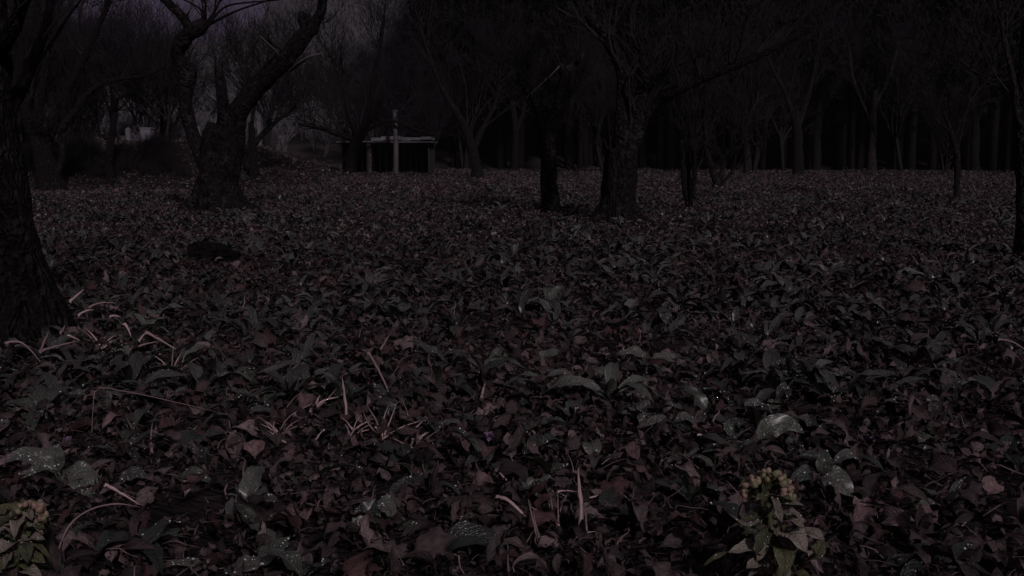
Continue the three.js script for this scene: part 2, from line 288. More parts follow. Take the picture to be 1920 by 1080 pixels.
{ // dark evergreen wood behind the right half
  const wood = stuffGroup('evergreen_wood', 'black evergreen wood closing the right half of the clearing', 'wood');
  const lm = new THREE.MeshPhysicalMaterial({ specularIntensity: 0.2, color: new THREE.Color().setRGB(0.013, 0.0135, 0.0135), roughness: 0.9, side: THREE.DoubleSide });
  const crowns = [0, 1, 2].map(k => {
    const rnd = rngOf(900 + k), pos = [], idx = [];
    for (let b = 0; b < 60; b++) {
      const y0 = 3.4 + 12 * Math.pow(rnd(), 0.85), a = rnd() * 6.28, reach = (2.6 - (y0 - 3.4) * 0.13) * (0.6 + 0.6 * rnd());
      for (let q = 0; q < 34; q++) {
        const f = 0.25 + 0.75 * rnd(), c = V(Math.cos(a) * reach * f + (rnd() - 0.5) * 0.8, y0 - f * f * 0.7 + (rnd() - 0.5) * 0.5, Math.sin(a) * reach * f + (rnd() - 0.5) * 0.8), n0 = pos.length / 3;
        const d1 = V(rnd() - 0.5, rnd() - 0.7, rnd() - 0.5).normalize().multiplyScalar(0.34), d2 = V(rnd() - 0.5, rnd() - 0.5, rnd() - 0.5).normalize().multiplyScalar(0.1);
        pos.push(c.x - d2.x, c.y - d2.y, c.z - d2.z, c.x + d2.x, c.y + d2.y, c.z + d2.z, c.x + d1.x, c.y + d1.y, c.z + d1.z); idx.push(n0, n0 + 1, n0 + 2);
      }
    }
    return buffer(pos, idx, null);
  });
  const trunk = tube([V(0, -0.5, 0), V(0.1, 4, 0), V(0, 9, 0.1), V(0, 15, 0)], [0.22, 0.18, 0.13, 0.04], { sides: 6, step: 3 });
  const rnd = rngOf(55), ls = [[], [], []], tr = [];
  for (let i = 0; i < 420; i++) {
    const px = 810 + rnd() * 1900 - (rnd() < 0.12 ? 60 : 0), r = 51 + rnd() * rnd() * 45 + Math.max(0, 900 - px) * 0.05, [x, z] = hillXZ(px, r), s = 0.8 + rnd() * 0.5, y = Math.max(groundY(x, z), r > 60 ? hillY(px, r) : -5) - 0.1;
    const m = place(x, y, z, rnd() * 6.28, s); ls[i % 3].push(m); tr.push(m);
  }
  crowns.forEach((g, i) => scatter(wood, 'evergreen_crowns', g, lm, ls[i]));
  scatter(wood, 'evergreen_trunks', trunk, new THREE.MeshPhysicalMaterial({ specularIntensity: 0.1, color: new THREE.Color().setRGB(0.013, 0.012, 0.012), roughness: 1 }), tr);
}
{ // leafless thicket behind the left of the clearing
  const wood = stuffGroup('bare_thicket', 'tangle of leafless branches behind the bank on the left', 'thicket');
  const rnd = rngOf(19), ls = [[], [], [], []], geos = [0, 1, 2, 3].map(i => bareTree(500 + i, 8 - i, { depth: 4, kids: 5, r: 0.12 - i * 0.015, stems: 1 + (i > 1 ? 2 : 0), rmin: 0.006 }));
  for (let i = 0; i < 92; i++) {
    const px = -260 + Math.pow(rnd(), 1.15) * 1150, r = 38 + rnd() * 26; if (px > 330 && px < 640 && rnd() < 0.85) continue; if (px >= 640 && px < 800 && rnd() < 0.4) continue;
    if (r < 47 && px > 200) continue; const [x, z] = hillXZ(px, r); ls[i % 4].push(place(x, Math.max(groundY(x, z), r > 52 ? hillY(px, r) : -9) - 0.1, z, rnd() * 6.28, 0.75 + rnd() * 0.5));
  }
  for (let i = 0; i < 8; i++) { const px = 900 + rnd() * 1250, r = 40 + rnd() * 10, [x, z] = hillXZ(px, r); ls[i % 4].push(place(x, groundY(x, z) - 0.1, z, rnd() * 6.28, 0.7 + rnd() * 0.4)); }
  geos.forEach((g, i) => scatter(wood, 'bare_trees', g, M.twig, ls[i]));
  const bush = { pos: [], idx: [] }, br = rngOf(8); for (let k = 0; k < 26; k++) grow(bush, br, V((br() - 0.5) * 0.7, 0, (br() - 0.5) * 0.7), V((br() - 0.5) * 1.3, 1, (br() - 0.5) * 1.3), 0.8, 0.012, 2, { kids: 4, rmin: 0.005 });
  const bl = []; for (let i = 0; i < 130; i++) { const px = -120 + rnd() * 470, r = 34.5 + rnd() * 5, [x, z] = hillXZ(px, r); bl.push(place(x, groundY(x, z) - 0.05, z, rnd() * 6.28, 0.25 + rnd() * rnd() * 0.75)); }
  scatter(wood, 'bramble', twigGeo(bush), M.twig, bl);
}

// ------------------------------------------------------------------ trees that can be told apart
// a limb: list of [px, py, depth offset], radii in pixels of the photograph at the tree's depth
function tree(label, base, trunkPts, trunkR, limbs, { depth, mat = M.bark, twigs = 60, twigLen = 0.9, seed = 1, name = 'bare_tree', twigMat = M.twig, twigDepth = 2, kids = 4, sides = 14, rough = 0.16, rmin = 0.0035, roots = 0, category = 'tree', group } = {}) {
  const g0 = onGround(base[0], base[1]), d = depth ?? -g0.z, k = d / F, rnd = rngOf(seed * 131 + 7);
  const root = thing(name, label, category, V(g0.x, g0.y, -d), group);
  const P = ([x, y, dz = 0]) => at(x, y, d + dz);
  const foot = P([trunkPts[0][0], trunkPts[0][1]]); const pts = trunkPts.map(P); pts.unshift(foot.clone().setY(groundY(foot.x, foot.z) - 0.15)); 
  const trR = trunkR.map(r => r * k); trR.unshift(trR[0] * 1.2);
  const trunkMesh = part(root, 'trunk', tube(pts, trR, { sides, rough, seed, cap: true }), mat);
  if (roots) for (let i = 0; i < roots; i++) {
    const a = i / roots * 6.283 + rnd() * 0.8, r0 = trR[1] * 0.34, c = Math.cos(a), q = Math.sin(a), R0 = trR[1], at_ = f => { const x = foot.x + c * R0 * f + (f > 1.2 ? (rnd() - 0.5) * R0 * 0.5 : 0), z = foot.z + q * R0 * f; return [x, z]; };
    const [xa, za] = at_(0.5), [xb, zb] = at_(1.0), [xc, zc] = at_(1.45 + rnd() * 0.5);
    part(root, 'root', tube([V(xa, foot.y + R0 * 1.15, za), V(xb, groundY(xb, zb) + R0 * 0.22, zb), V(xc, groundY(xc, zc) - 0.03, zc)], [r0 * 0.9, r0, r0 * 0.35], { sides: 8, rough: 0.2, seed: seed + i, step: 5 }), mat);
  }
  const out = { pos: [], idx: [] };
  const lines = limbs.map(l => ({ p: l.p.map(P), r: l.r.map(x => x * k), l }));
  for (const { p, r, l } of lines) part(root, l.twig ? 'branch' : 'limb', tube(p, r, { sides: l.twig ? 5 : 10, rough: l.twig ? 0.05 : rough, seed: seed + p.length, cap: true }), l.mat || mat);
  const hosts = lines.filter(x => !x.l.bare); if (!hosts.length) hosts.push({ p: pts, r: trR });
  for (let i = 0; i < twigs; i++) {
    const h = hosts[i % hosts.length], c = new THREE.CatmullRomCurve3(h.p), t = 0.25 + 0.75 * Math.sqrt(rnd()), q = c.getPoint(t), tan = c.getTangent(t);
    grow(out, rnd, q, tan.multiplyScalar(0.6).add(V((rnd() - 0.5) * 1.8, (rnd() - 0.1) * 1.4, (rnd() - 0.5) * 1.8)), twigLen * (0.5 + rnd() * 0.8), lerp(h.r[0], h.r[h.r.length - 1], t) * 0.28 + 0.003, twigDepth, { kids, rmin, up: 0.3 });
  }
  if (out.pos.length) { const m = part(root, 'twigs', twigGeo(out), twigMat); m.userData.kind = 'stuff'; }
  return root;
}
// near trunk cut by the left edge
tree('thick near trunk with rough bark cut off by the left edge', [70, 640], [[40, 640], [26, 560], [4, 430], [-16, 300], [-30, 180], [-34, 60], [-46, -160]], [78, 68, 58, 50, 47, 45, 40],
  [{ p: [[-5, 250], [60, 120, 0.3], [95, 10, 0.5], [100, -90, 0.6]], r: [16, 10, 8, 6] }, { p: [[-15, 120], [30, 40, -0.2], [62, -60, -0.3]], r: [16, 12, 10] }, { p: [[5, 200, 0.1], [90, 90, 0.8], [140, 15, 1.1], [190, -40, 1.4]], r: [8, 4, 3, 2], twig: 1 }],
  { mat: M.barkNear, twigs: 26, twigLen: 0.5, seed: 3, roots: 6, name: 'old_tree', sides: 26, rough: 0.2, rmin: 0.002 });
// the old fruit tree left of centre
tree('old gnarled fruit tree forking into a crooked left limb and a long right limb', [408, 396], [[408, 392], [405, 350], [410, 310], [420, 270], [428, 238]], [46, 37, 36, 34, 30],
  [{ p: [[398, 335], [378, 295, 0.1], [358, 240, 0.2], [346, 185, 0.2], [350, 140, 0.15], [332, 105, 0.1], [345, 72, 0], [372, 52, -0.1], [388, 40, -0.1]], r: [16, 13, 11.5, 13, 17, 12, 15, 14, 8] },
   { p: [[362, 60, -0.05], [345, 36, -0.1], [322, 12, -0.1], [296, -14, -0.1], [262, -50, 0]], r: [11, 8, 8, 7, 5] },
   { p: [[424, 250], [420, 205, -0.2], [414, 165, -0.3], [410, 122, -0.3]], r: [17, 11, 10, 7] },
   { p: [[430, 262], [452, 200, -0.1], [485, 160, -0.2], [520, 126, -0.3], [552, 92, -0.4], [580, 52, -0.4], [590, 34, -0.4]], r: [22, 19, 18, 16.5, 15.5, 15, 11] },
   { p: [[584, 48, -0.4], [600, 28, -0.45], [608, 0, -0.5], [612, -40, -0.5]], r: [11, 8, 6, 5] }, { p: [[578, 60, -0.4], [568, 38, -0.4], [566, 22, -0.4]], r: [11, 9, 5], bare: 1 },
   { p: [[388, 42, -0.1], [376, 18, -0.2], [350, 2, -0.2], [320, -10, -0.2]], r: [2.6, 2, 1.6, 1], twig: 1 }, { p: [[386, 42, -0.1], [385, 12, -0.2], [384, -30, -0.2]], r: [2.6, 2, 1.3], twig: 1 },
   { p: [[390, 42, -0.1], [402, 22, 0], [412, 2, 0.1], [424, -30, 0.1]], r: [3.4, 2.6, 2, 1.4], twig: 1 }, { p: [[391, 44, -0.1], [424, 12, 0.2], [470, 4, 0.3], [520, 0, 0.4], [560, -8, 0.5]], r: [3, 2, 1.6, 1.3, 1], twig: 1 },
   { p: [[392, 46, -0.1], [440, 22, -0.3], [480, 8, -0.4], [520, -4, -0.5]], r: [3, 2, 1.6, 1.2], twig: 1 }, { p: [[400, 30, 0], [404, 6, 0], [400, -20, 0]], r: [2, 1.6, 1.2], twig: 1 },
   { p: [[526, 108, -0.3], [506, 86, -0.7], [488, 68, -0.9]], r: [2.6, 2, 1.2], twig: 1, mat: M.twigPale, bare: 1 }, { p: [[545, 132, -0.4], [562, 118, -0.8], [582, 106, -1], [606, 100, -1.1]], r: [3, 3, 2.2, 1.2], twig: 1, mat: M.twigPale, bare: 1 },
   { p: [[575, 40, -0.4], [585, 14, -0.6], [600, -6, -0.7]], r: [2, 1.8, 1.2], twig: 1, mat: M.twigPale, bare: 1 }],
  { twigs: 30, twigLen: 0.5, seed: 11, roots: 6, name: 'fruit_tree', sides: 22, rough: 0.26, rmin: 0.003 });
// the big trunk right of centre
tree('stout trunk right of centre with a long branch reaching right', [1158, 416], [[1158, 412], [1160, 370], [1163, 320], [1167, 280]], [37, 31, 30, 30],
  [{ p: [[1166, 300], [1166, 240, -0.1], [1170, 180, -0.1], [1164, 120, 0], [1130, 62, 0.1], [1098, 22, 0.2], [1070, -30, 0.3]], r: [19, 15, 13, 13, 12, 10, 9] },
   { p: [[1170, 295], [1194, 240, 0.1], [1206, 190, 0.1], [1210, 150, 0.1], [1206, 128, 0.1]], r: [20, 18, 17, 14, 8], mat: M.bark },
   { p: [[1203, 225, 0.1], [1232, 192, 0], [1268, 172, -0.2], [1306, 152, -0.3], [1360, 130, -0.4], [1424, 104, -0.5], [1500, 66, -0.6]], r: [12, 9, 9, 8, 8, 6, 4] },
   { p: [[1166, 140], [1190, 92, 0.2], [1176, 70, 0.3], [1215, 20, 0.4], [1250, -40, 0.5]], r: [6, 5, 4, 4, 3] },
   { p: [[1182, 270], [1182, 210, -0.2], [1180, 150, -0.3], [1196, 118, -0.3]], r: [6, 4, 3, 2], twig: 1, mat: M.barkPale, bare: 1 }],
  { twigs: 60, twigLen: 0.8, seed: 21, roots: 6, name: 'fruit_tree', sides: 22, rough: 0.12 });
// the thinner one beside it
tree('slim trunk left of the stout one, ending in a broken crooked top', [1033, 396], [[1033, 392], [1031, 350], [1029, 310], [1030, 270], [1040, 220], [1052, 170], [1062, 132]], [17, 16, 15, 13, 10, 8, 8],
  [{ p: [[1062, 134], [1052, 124, 0.1], [1036, 138, -0.1], [1012, 160, -0.2], [986, 184, -0.3]], r: [2.4, 1.8, 1.4, 1.2, 1], twig: 1, mat: M.twigPale, bare: 1 }, { p: [[986, 184, -0.3], [998, 206, -0.3], [1008, 226, -0.3], [1014, 250, -0.2]], r: [1.6, 1.6, 1.5, 1], twig: 1, mat: M.barkPale, bare: 1 },
   { p: [[1064, 132], [1076, 120, 0], [1088, 110, -0.1], [1094, 96, -0.1]], r: [7, 5, 4, 2], mat: M.barkPale, bare: 1 }, { p: [[1060, 134], [1050, 118, 0.1], [1042, 100, 0.1]], r: [4, 3, 1.6], twig: 1, mat: M.barkPale, bare: 1 },
   { p: [[1036, 250], [1060, 215, 0.3], [1066, 180, 0.4], [1068, 140, 0.5]], r: [7, 6, 5, 4] }, { p: [[1020, 300], [1012, 260, -0.1], [1006, 210, -0.2], [970, 150, -0.3]], r: [4, 3, 3, 2] }],
  { twigs: 30, twigLen: 0.7, seed: 31, roots: 4, name: 'fruit_tree', sides: 16, rough: 0.2 });
// the forked sapling clump
tree('clump of three thin dark stems rising together beside the stout trunk', [1291, 392], [[1290, 390], [1284, 350], [1280, 300], [1278, 240], [1284, 170]], [5, 5.5, 5, 4, 2],
  [{ p: [[1292, 390], [1293, 350, 0.1], [1291, 300, 0.1], [1300, 220, 0.2], [1310, 130, 0.2]], r: [5, 4, 4, 3, 2] }, { p: [[1293, 388], [1300, 350, -0.1], [1303, 310, -0.1], [1304, 250, -0.1], [1322, 160, 0]], r: [5, 5, 4, 3, 2] }],
  { twigs: 24, twigLen: 0.8, seed: 41, name: 'sapling', sides: 8, rough: 0.12 });
// the ranks of trees across the clearing, by their feet
const ranks = [
  ['low bushy stump shoots leaning left behind the three thin stems', [1346, 350], [[1346, 350], [1336, 320], [1326, 280], [1322, 220]], [9, 7, 5, 3], [{ p: [[1344, 348], [1354, 318], [1362, 280]], r: [6, 4, 2] }, { p: [[1344, 350], [1370, 326], [1378, 300]], r: [4, 3, 2] }], 'sapling'],
  ['straight grey trunk before the black wood, second from the timestamp middle', [1497, 330], [[1497, 330], [1496, 290], [1495, 250], [1490, 200]], [11, 10, 9, 7], [{ p: [[1495, 240], [1512, 190], [1530, 120], [1540, 40]], r: [6, 5, 4, 3] }, { p: [[1492, 230], [1470, 170], [1440, 110], [1430, 40]], r: [6, 4, 3, 3] }], 'bare_tree'],
  ['dim trunk just right of the straight grey one at the wood edge', [1530, 321], [[1530, 321], [1531, 280], [1534, 230], [1544, 170]], [9, 8, 7, 5], [{ p: [[1533, 230], [1556, 180], [1590, 100]], r: [4, 3, 2] }], 'bare_tree'],
  ['slender pale kinked trunk alone before the black wood', [1634, 322], [[1634, 322], [1634, 290], [1638, 255], [1637, 225], [1642, 170]], [9, 8, 7, 6, 5], [{ p: [[1638, 238], [1622, 205], [1600, 150], [1590, 80]], r: [4, 3, 3, 2] }, { p: [[1640, 200], [1668, 140], [1690, 60]], r: [4, 3, 2] }], 'bare_tree'],
  ['thin crooked tree leaning left near the right side of the clearing', [1794, 372], [[1794, 372], [1795, 330], [1794, 290], [1784, 250], [1770, 210]], [6, 6, 6, 4, 3], [{ p: [[1793, 285], [1804, 240], [1820, 170], [1826, 90]], r: [4, 3, 3, 2] }, { p: [[1782, 246], [1756, 226], [1740, 180]], r: [3, 2, 1.5] }], 'sapling'],
  ['faint trunk at the wood edge right of the thin crooked tree', [1828, 322], [[1828, 322], [1827, 285], [1829, 240], [1822, 180]], [9, 8, 7, 5], [{ p: [[1828, 240], [1850, 180], [1870, 110]], r: [4, 3, 2] }], 'bare_tree'],
  ['short dark trunk with a spread foot between shed and slim trunk', [896, 336], [[896, 336], [892, 312], [886, 280], [872, 240], [850, 200]], [14, 10, 9, 8, 6], [{ p: [[886, 285], [906, 240], [930, 190], [938, 120]], r: [6, 5, 4, 3] }, { p: [[858, 215], [826, 160], [800, 90], [776, 10]], r: [6, 4, 4, 3] }], 'fruit_tree'],
  ['dark stem in the shadow left of the slim trunk', [966, 322], [[966, 322], [966, 290], [968, 250], [960, 190]], [8, 7, 6, 5], [{ p: [[967, 250], [984, 200], [990, 140]], r: [4, 3, 2] }], 'bare_tree'],
  ['dark stem in the shadow between slim and stout trunks', [1068, 321], [[1068, 321], [1070, 285], [1066, 240], [1074, 180]], [8, 7, 6, 4], [{ p: [[1067, 240], [1088, 190], [1100, 130]], r: [4, 3, 2] }], 'bare_tree'],
  ['dark spreading tree in front of the left end of the shed', [657, 327], [[657, 327], [659, 300], [664, 275], [680, 250]], [12, 11, 10, 9], [{ p: [[676, 256], [690, 215], [700, 160], [712, 90], [720, 30]], r: [8, 6, 5, 4, 3] }, { p: [[668, 264], [630, 250], [592, 238], [560, 232]], r: [6, 5, 4, 3] }, { p: [[672, 262], [655, 215], [640, 150], [612, 90]], r: [6, 5, 4, 3] }, { p: [[684, 246], [730, 226], [784, 244], [816, 252]], r: [4, 3, 2, 1.5] }], 'fruit_tree'],
  ['slim dark tree just right of the gnarled fruit tree, forked low', [475, 333], [[475, 333], [475, 300], [473, 268], [470, 230]], [9, 8, 7, 5], [{ p: [[473, 275], [492, 252], [520, 226], [556, 200]], r: [6, 5, 4, 3] }, { p: [[471, 240], [478, 190], [490, 130]], r: [4, 3, 2] }], 'bare_tree'],
  ['thin hooked stem standing before the bank on the left', [208, 347], [[208, 347], [204, 310], [207, 270], [214, 225], [219, 182]], [8, 7, 6, 6, 4], [{ p: [[219, 186], [240, 178], [262, 180]], r: [3, 2.5, 1.5] }, { p: [[206, 262], [186, 250], [176, 232]], r: [4, 3, 2] }], 'bare_tree'],
  ['broad many-stemmed tree between the near trunk and the bank', [96, 356], [[96, 354], [88, 320], [80, 290], [76, 262]], [26, 21, 19, 16], [{ p: [[78, 285], [52, 230], [36, 160], [40, 80], [30, 0]], r: [11, 9, 7, 5, 4] }, { p: [[78, 280], [72, 200], [84, 120], [70, 30], [74, -40]], r: [10, 8, 6, 5, 4] }, { p: [[82, 285], [104, 230], [120, 180], [152, 120], [180, 60], [206, 0]], r: [10, 8, 8, 7, 6, 5] }, { p: [[108, 250], [140, 208], [170, 170], [215, 150], [270, 142], [310, 126]], r: [7, 6, 5, 4, 3, 2] }, { p: [[104, 330], [118, 290], [112, 255]], r: [8, 6, 5] }, { p: [[84, 250], [40, 205], [10, 190]], r: [5, 4, 3] }], 'bare_tree'],
];
ranks[1][0] = 'straight grey trunk before the black wood, left of two close together';
ranks.forEach(([label, base, tp, tr, limbs, name], i) => tree(label, base, tp, tr, limbs, { name, seed: 60 + i, twigs: name === 'sapling' ? 14 : 44, twigLen: i === 12 ? 1.3 : 1.6, mat: i === 3 ? M.barkPale : i > 8 ? M.bark : M.barkFar, sides: 9, twigDepth: 2, kids: 5, rmin: i > 8 ? 0.006 : 0.005 }));
tree('trunk half out of frame on the right edge', [1934, 492], [[1934, 488], [1932, 430], [1926, 340], [1920, 250], [1926, 120], [1940, -40]], [30, 24, 20, 17, 15, 12],
  [{ p: [[1920, 240], [1908, 225, -0.1], [1902, 160, -0.2], [1880, 60, -0.2], [1870, -30, -0.2]], r: [7, 6, 5, 4, 3], mat: M.barkPale }, { p: [[1918, 160], [1886, 138, 0.1], [1840, 146, 0.2], [1766, 158, 0.3]], r: [4, 2.5, 2, 1], twig: 1, mat: M.barkPale }],
  { twigs: 30, twigLen: 0.6, seed: 91, name: 'old_tree', sides: 18, rough: 0.15, rmin: 0.0025 });

// ------------------------------------------------------------------ shed, posts and box across the clearing
{
  const d = 41, base = at(700, 323, d), gy = groundY(base.x, base.z), k = d / F;
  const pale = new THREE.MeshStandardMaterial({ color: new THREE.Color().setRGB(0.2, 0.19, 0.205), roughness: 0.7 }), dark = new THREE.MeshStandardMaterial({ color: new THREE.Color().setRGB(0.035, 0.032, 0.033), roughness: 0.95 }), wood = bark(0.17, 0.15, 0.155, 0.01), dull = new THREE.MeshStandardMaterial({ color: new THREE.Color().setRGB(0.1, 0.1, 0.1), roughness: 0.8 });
  const x0 = at(640, 300, d).x, x1 = at(806, 300, d).x, xm = at(700, 300, d).x, roofY = at(700, 268, d).y;
  const shed = thing('shed', 'low open-fronted shed with a pale flat roof edge and dark inside', 'shed', V((x0 + x1) / 2, gy, -d));
  const b = (w, h, l, x, y, z) => new RoundedBoxGeometry(w, h, l, 1, 0.012).translate(x, y, z);
  const boards = 14, bw = (x1 - x0) / boards;
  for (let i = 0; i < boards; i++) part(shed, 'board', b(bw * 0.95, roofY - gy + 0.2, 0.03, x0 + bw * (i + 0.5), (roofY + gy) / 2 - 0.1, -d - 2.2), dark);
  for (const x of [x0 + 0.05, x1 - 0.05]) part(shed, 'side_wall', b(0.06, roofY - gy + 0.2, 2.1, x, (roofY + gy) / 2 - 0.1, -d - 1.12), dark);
  part(shed, 'roof', b(x1 - x0 + 0.3, 0.07, 2.7, (x0 + x1) / 2, roofY + 0.035, -d - 1.1), dull);
  for (let q = 0; q < 6; q++) { const w6 = (x1 - xm + 0.1) / 6, rr = rngOf(q + 3); part(shed, 'roof_sheet', new RoundedBoxGeometry(w6 * 1.03, 0.11 + 0.06 * rr(), 2.3, 1, 0.02).rotateZ((rr() - 0.5) * 0.04).rotateX((rr() - 0.5) * 0.04).translate(xm - 0.05 + w6 * (q + 0.5), roofY + 0.17 + (rr() - 0.5) * 0.03 - (q === 0 ? 0.03 : 0), -d - 0.9 + (rr() - 0.5) * 0.12), pale); }
  part(shed, 'fascia', b(xm - x0, 0.05, 0.04, (x0 + xm) / 2, roofY + 0.045, -d + 0.275), pale);
  for (const px of [692]) part(shed, 'post', tube([V(at(px, 300, d).x, gy - 0.2, -d + 0.1), V(at(px, 300, d).x + 0.02, (gy + roofY) / 2, -d + 0.1), V(at(px, 300, d).x, roofY - 0.002, -d + 0.1)], [0.13, 0.12, 0.12], { sides: 9, rough: 0.08 }), wood);
  const pd = d - 1.2, pp = at(742, 325, pd), gy2 = groundY(pp.x, pp.z), top = at(742, 208, pd).y;
  const pole = thing('pole', 'tall pale pole standing in front of the shed roof', 'pole', V(pp.x, gy2, -pd));
  const pw = new THREE.MeshStandardMaterial({ color: new THREE.Color().setRGB(0.1, 0.095, 0.105), roughness: 0.8 });
  part(pole, 'shaft', tube([V(pp.x, gy2 - 0.3, -pd), V(pp.x + 0.02, (gy2 + top) / 2, -pd), V(pp.x, top, -pd)], [0.11, 0.1, 0.085], { sides: 10, rough: 0.05, cap: true }), pw);
  part(pole, 'pole_cap', new THREE.CylinderGeometry(0.1, 0.11, 0.06, 10).translate(pp.x, top + 0.01, -pd), dull);
  // posts and a box on the bank
  const whites = [['pale wooden post standing on the bank, far left', 242, 278, 242, 8, 44, 0.16], ['pale post half hidden by the crooked limb of the fruit tree', 373, 278, 240, 9, 44, 0.17], ['bluish white post above the slope right of the fruit tree', 487, 262, 219, 7, 50, 0.15]];
  for (const [label, px, y0, y1, w, dd, al] of whites) {
    const a = at(px, y0, dd), t = at(px, y1, dd), gg = Math.min(a.y, Math.max(groundY(a.x, a.z), dd > 49 ? hillY(px, dd) : -9)), g = thing('post', label, 'post', V(a.x, gg, -dd)), r = w / 2 * dd / F;
    const mm = new THREE.MeshStandardMaterial({ color: new THREE.Color().setRGB(al, al * 0.96, al * 1.03), roughness: 0.8 });
    part(g, 'shaft', new RoundedBoxGeometry(r * 2, t.y - gg + 0.3, r * 2, 2, 0.02).translate(a.x, (t.y + gg) / 2 - 0.15, -dd), mm);
    part(g, 'post_cap', new THREE.ConeGeometry(r * 1.5, r * 0.9, 4).rotateY(Math.PI / 4).translate(a.x, t.y + r * 0.45, -dd), mm);
  }
  const dd = 44, a = at(277, 272, dd), t = at(277, 242, dd), w = 19 * dd / F, gg = Math.min(a.y, groundY(a.x, a.z));
  const hive = thing('hutch', 'small bluish white box on legs on the bank', 'box', V(a.x, gg, -dd)), mm = new THREE.MeshStandardMaterial({ color: new THREE.Color().setRGB(0.2, 0.195, 0.225), roughness: 0.6 });
  part(hive, 'body', new RoundedBoxGeometry(w, t.y - a.y, w, 2, 0.02).translate(a.x, (t.y + a.y) / 2, -dd), mm);
  part(hive, 'lid', new RoundedBoxGeometry(w * 1.12, 0.06, w * 1.12, 2, 0.015).translate(a.x, t.y + 0.03, -dd), mm);
  for (const [i, j] of [[-1, -1], [1, -1], [-1, 1], [1, 1]]) part(hive, 'leg', new THREE.CylinderGeometry(0.025, 0.025, a.y - gg + 0.2, 6).translate(a.x + i * w * 0.42, (a.y + gg) / 2 - 0.1, -dd + j * w * 0.42), wood);
}

// ------------------------------------------------------------------ the dark lump in the leaves
{
  const a = onGround(404, 494), k = -a.z / F, L = at(356, 478, -a.z), R = at(456, 490, -a.z);
  const log = thing('log', 'short black hump-backed log lying in the leaves left of centre', 'log', V(a.x, a.y, a.z));
  const y0 = a.y; const m = bark(0.014, 0.013, 0.014, 0.02);
  part(log, 'trunk_piece', tube([V(L.x, y0 + 0.075, a.z + 0.03), V(lerp(L.x, R.x, 0.25), y0 + 0.085, a.z), V(lerp(L.x, R.x, 0.6), y0 + 0.075, a.z - 0.03), V(R.x, y0 + 0.02, a.z - 0.02)], [0.055, 0.075, 0.068, 0.03], { sides: 16, rough: 0.3, seed: 5, cap: true }), m);
  part(log, 'knot', tube([V(lerp(L.x, R.x, 0.28), y0 + 0.13, a.z), V(lerp(L.x, R.x, 0.3), y0 + 0.165, a.z), V(lerp(L.x, R.x, 0.33), y0 + 0.185, a.z + 0.01)], [0.03, 0.02, 0.012], { sides: 8, rough: 0.2, cap: true }), m);
  part(log, 'end_grain', new THREE.CircleGeometry(0.048, 14).rotateY(-Math.PI / 2).translate(L.x - 0.001, y0 + 0.075, a.z + 0.03), new THREE.MeshStandardMaterial({ color: new THREE.Color().setRGB(0.04, 0.034, 0.034), roughness: 1, side: THREE.DoubleSide }));
}

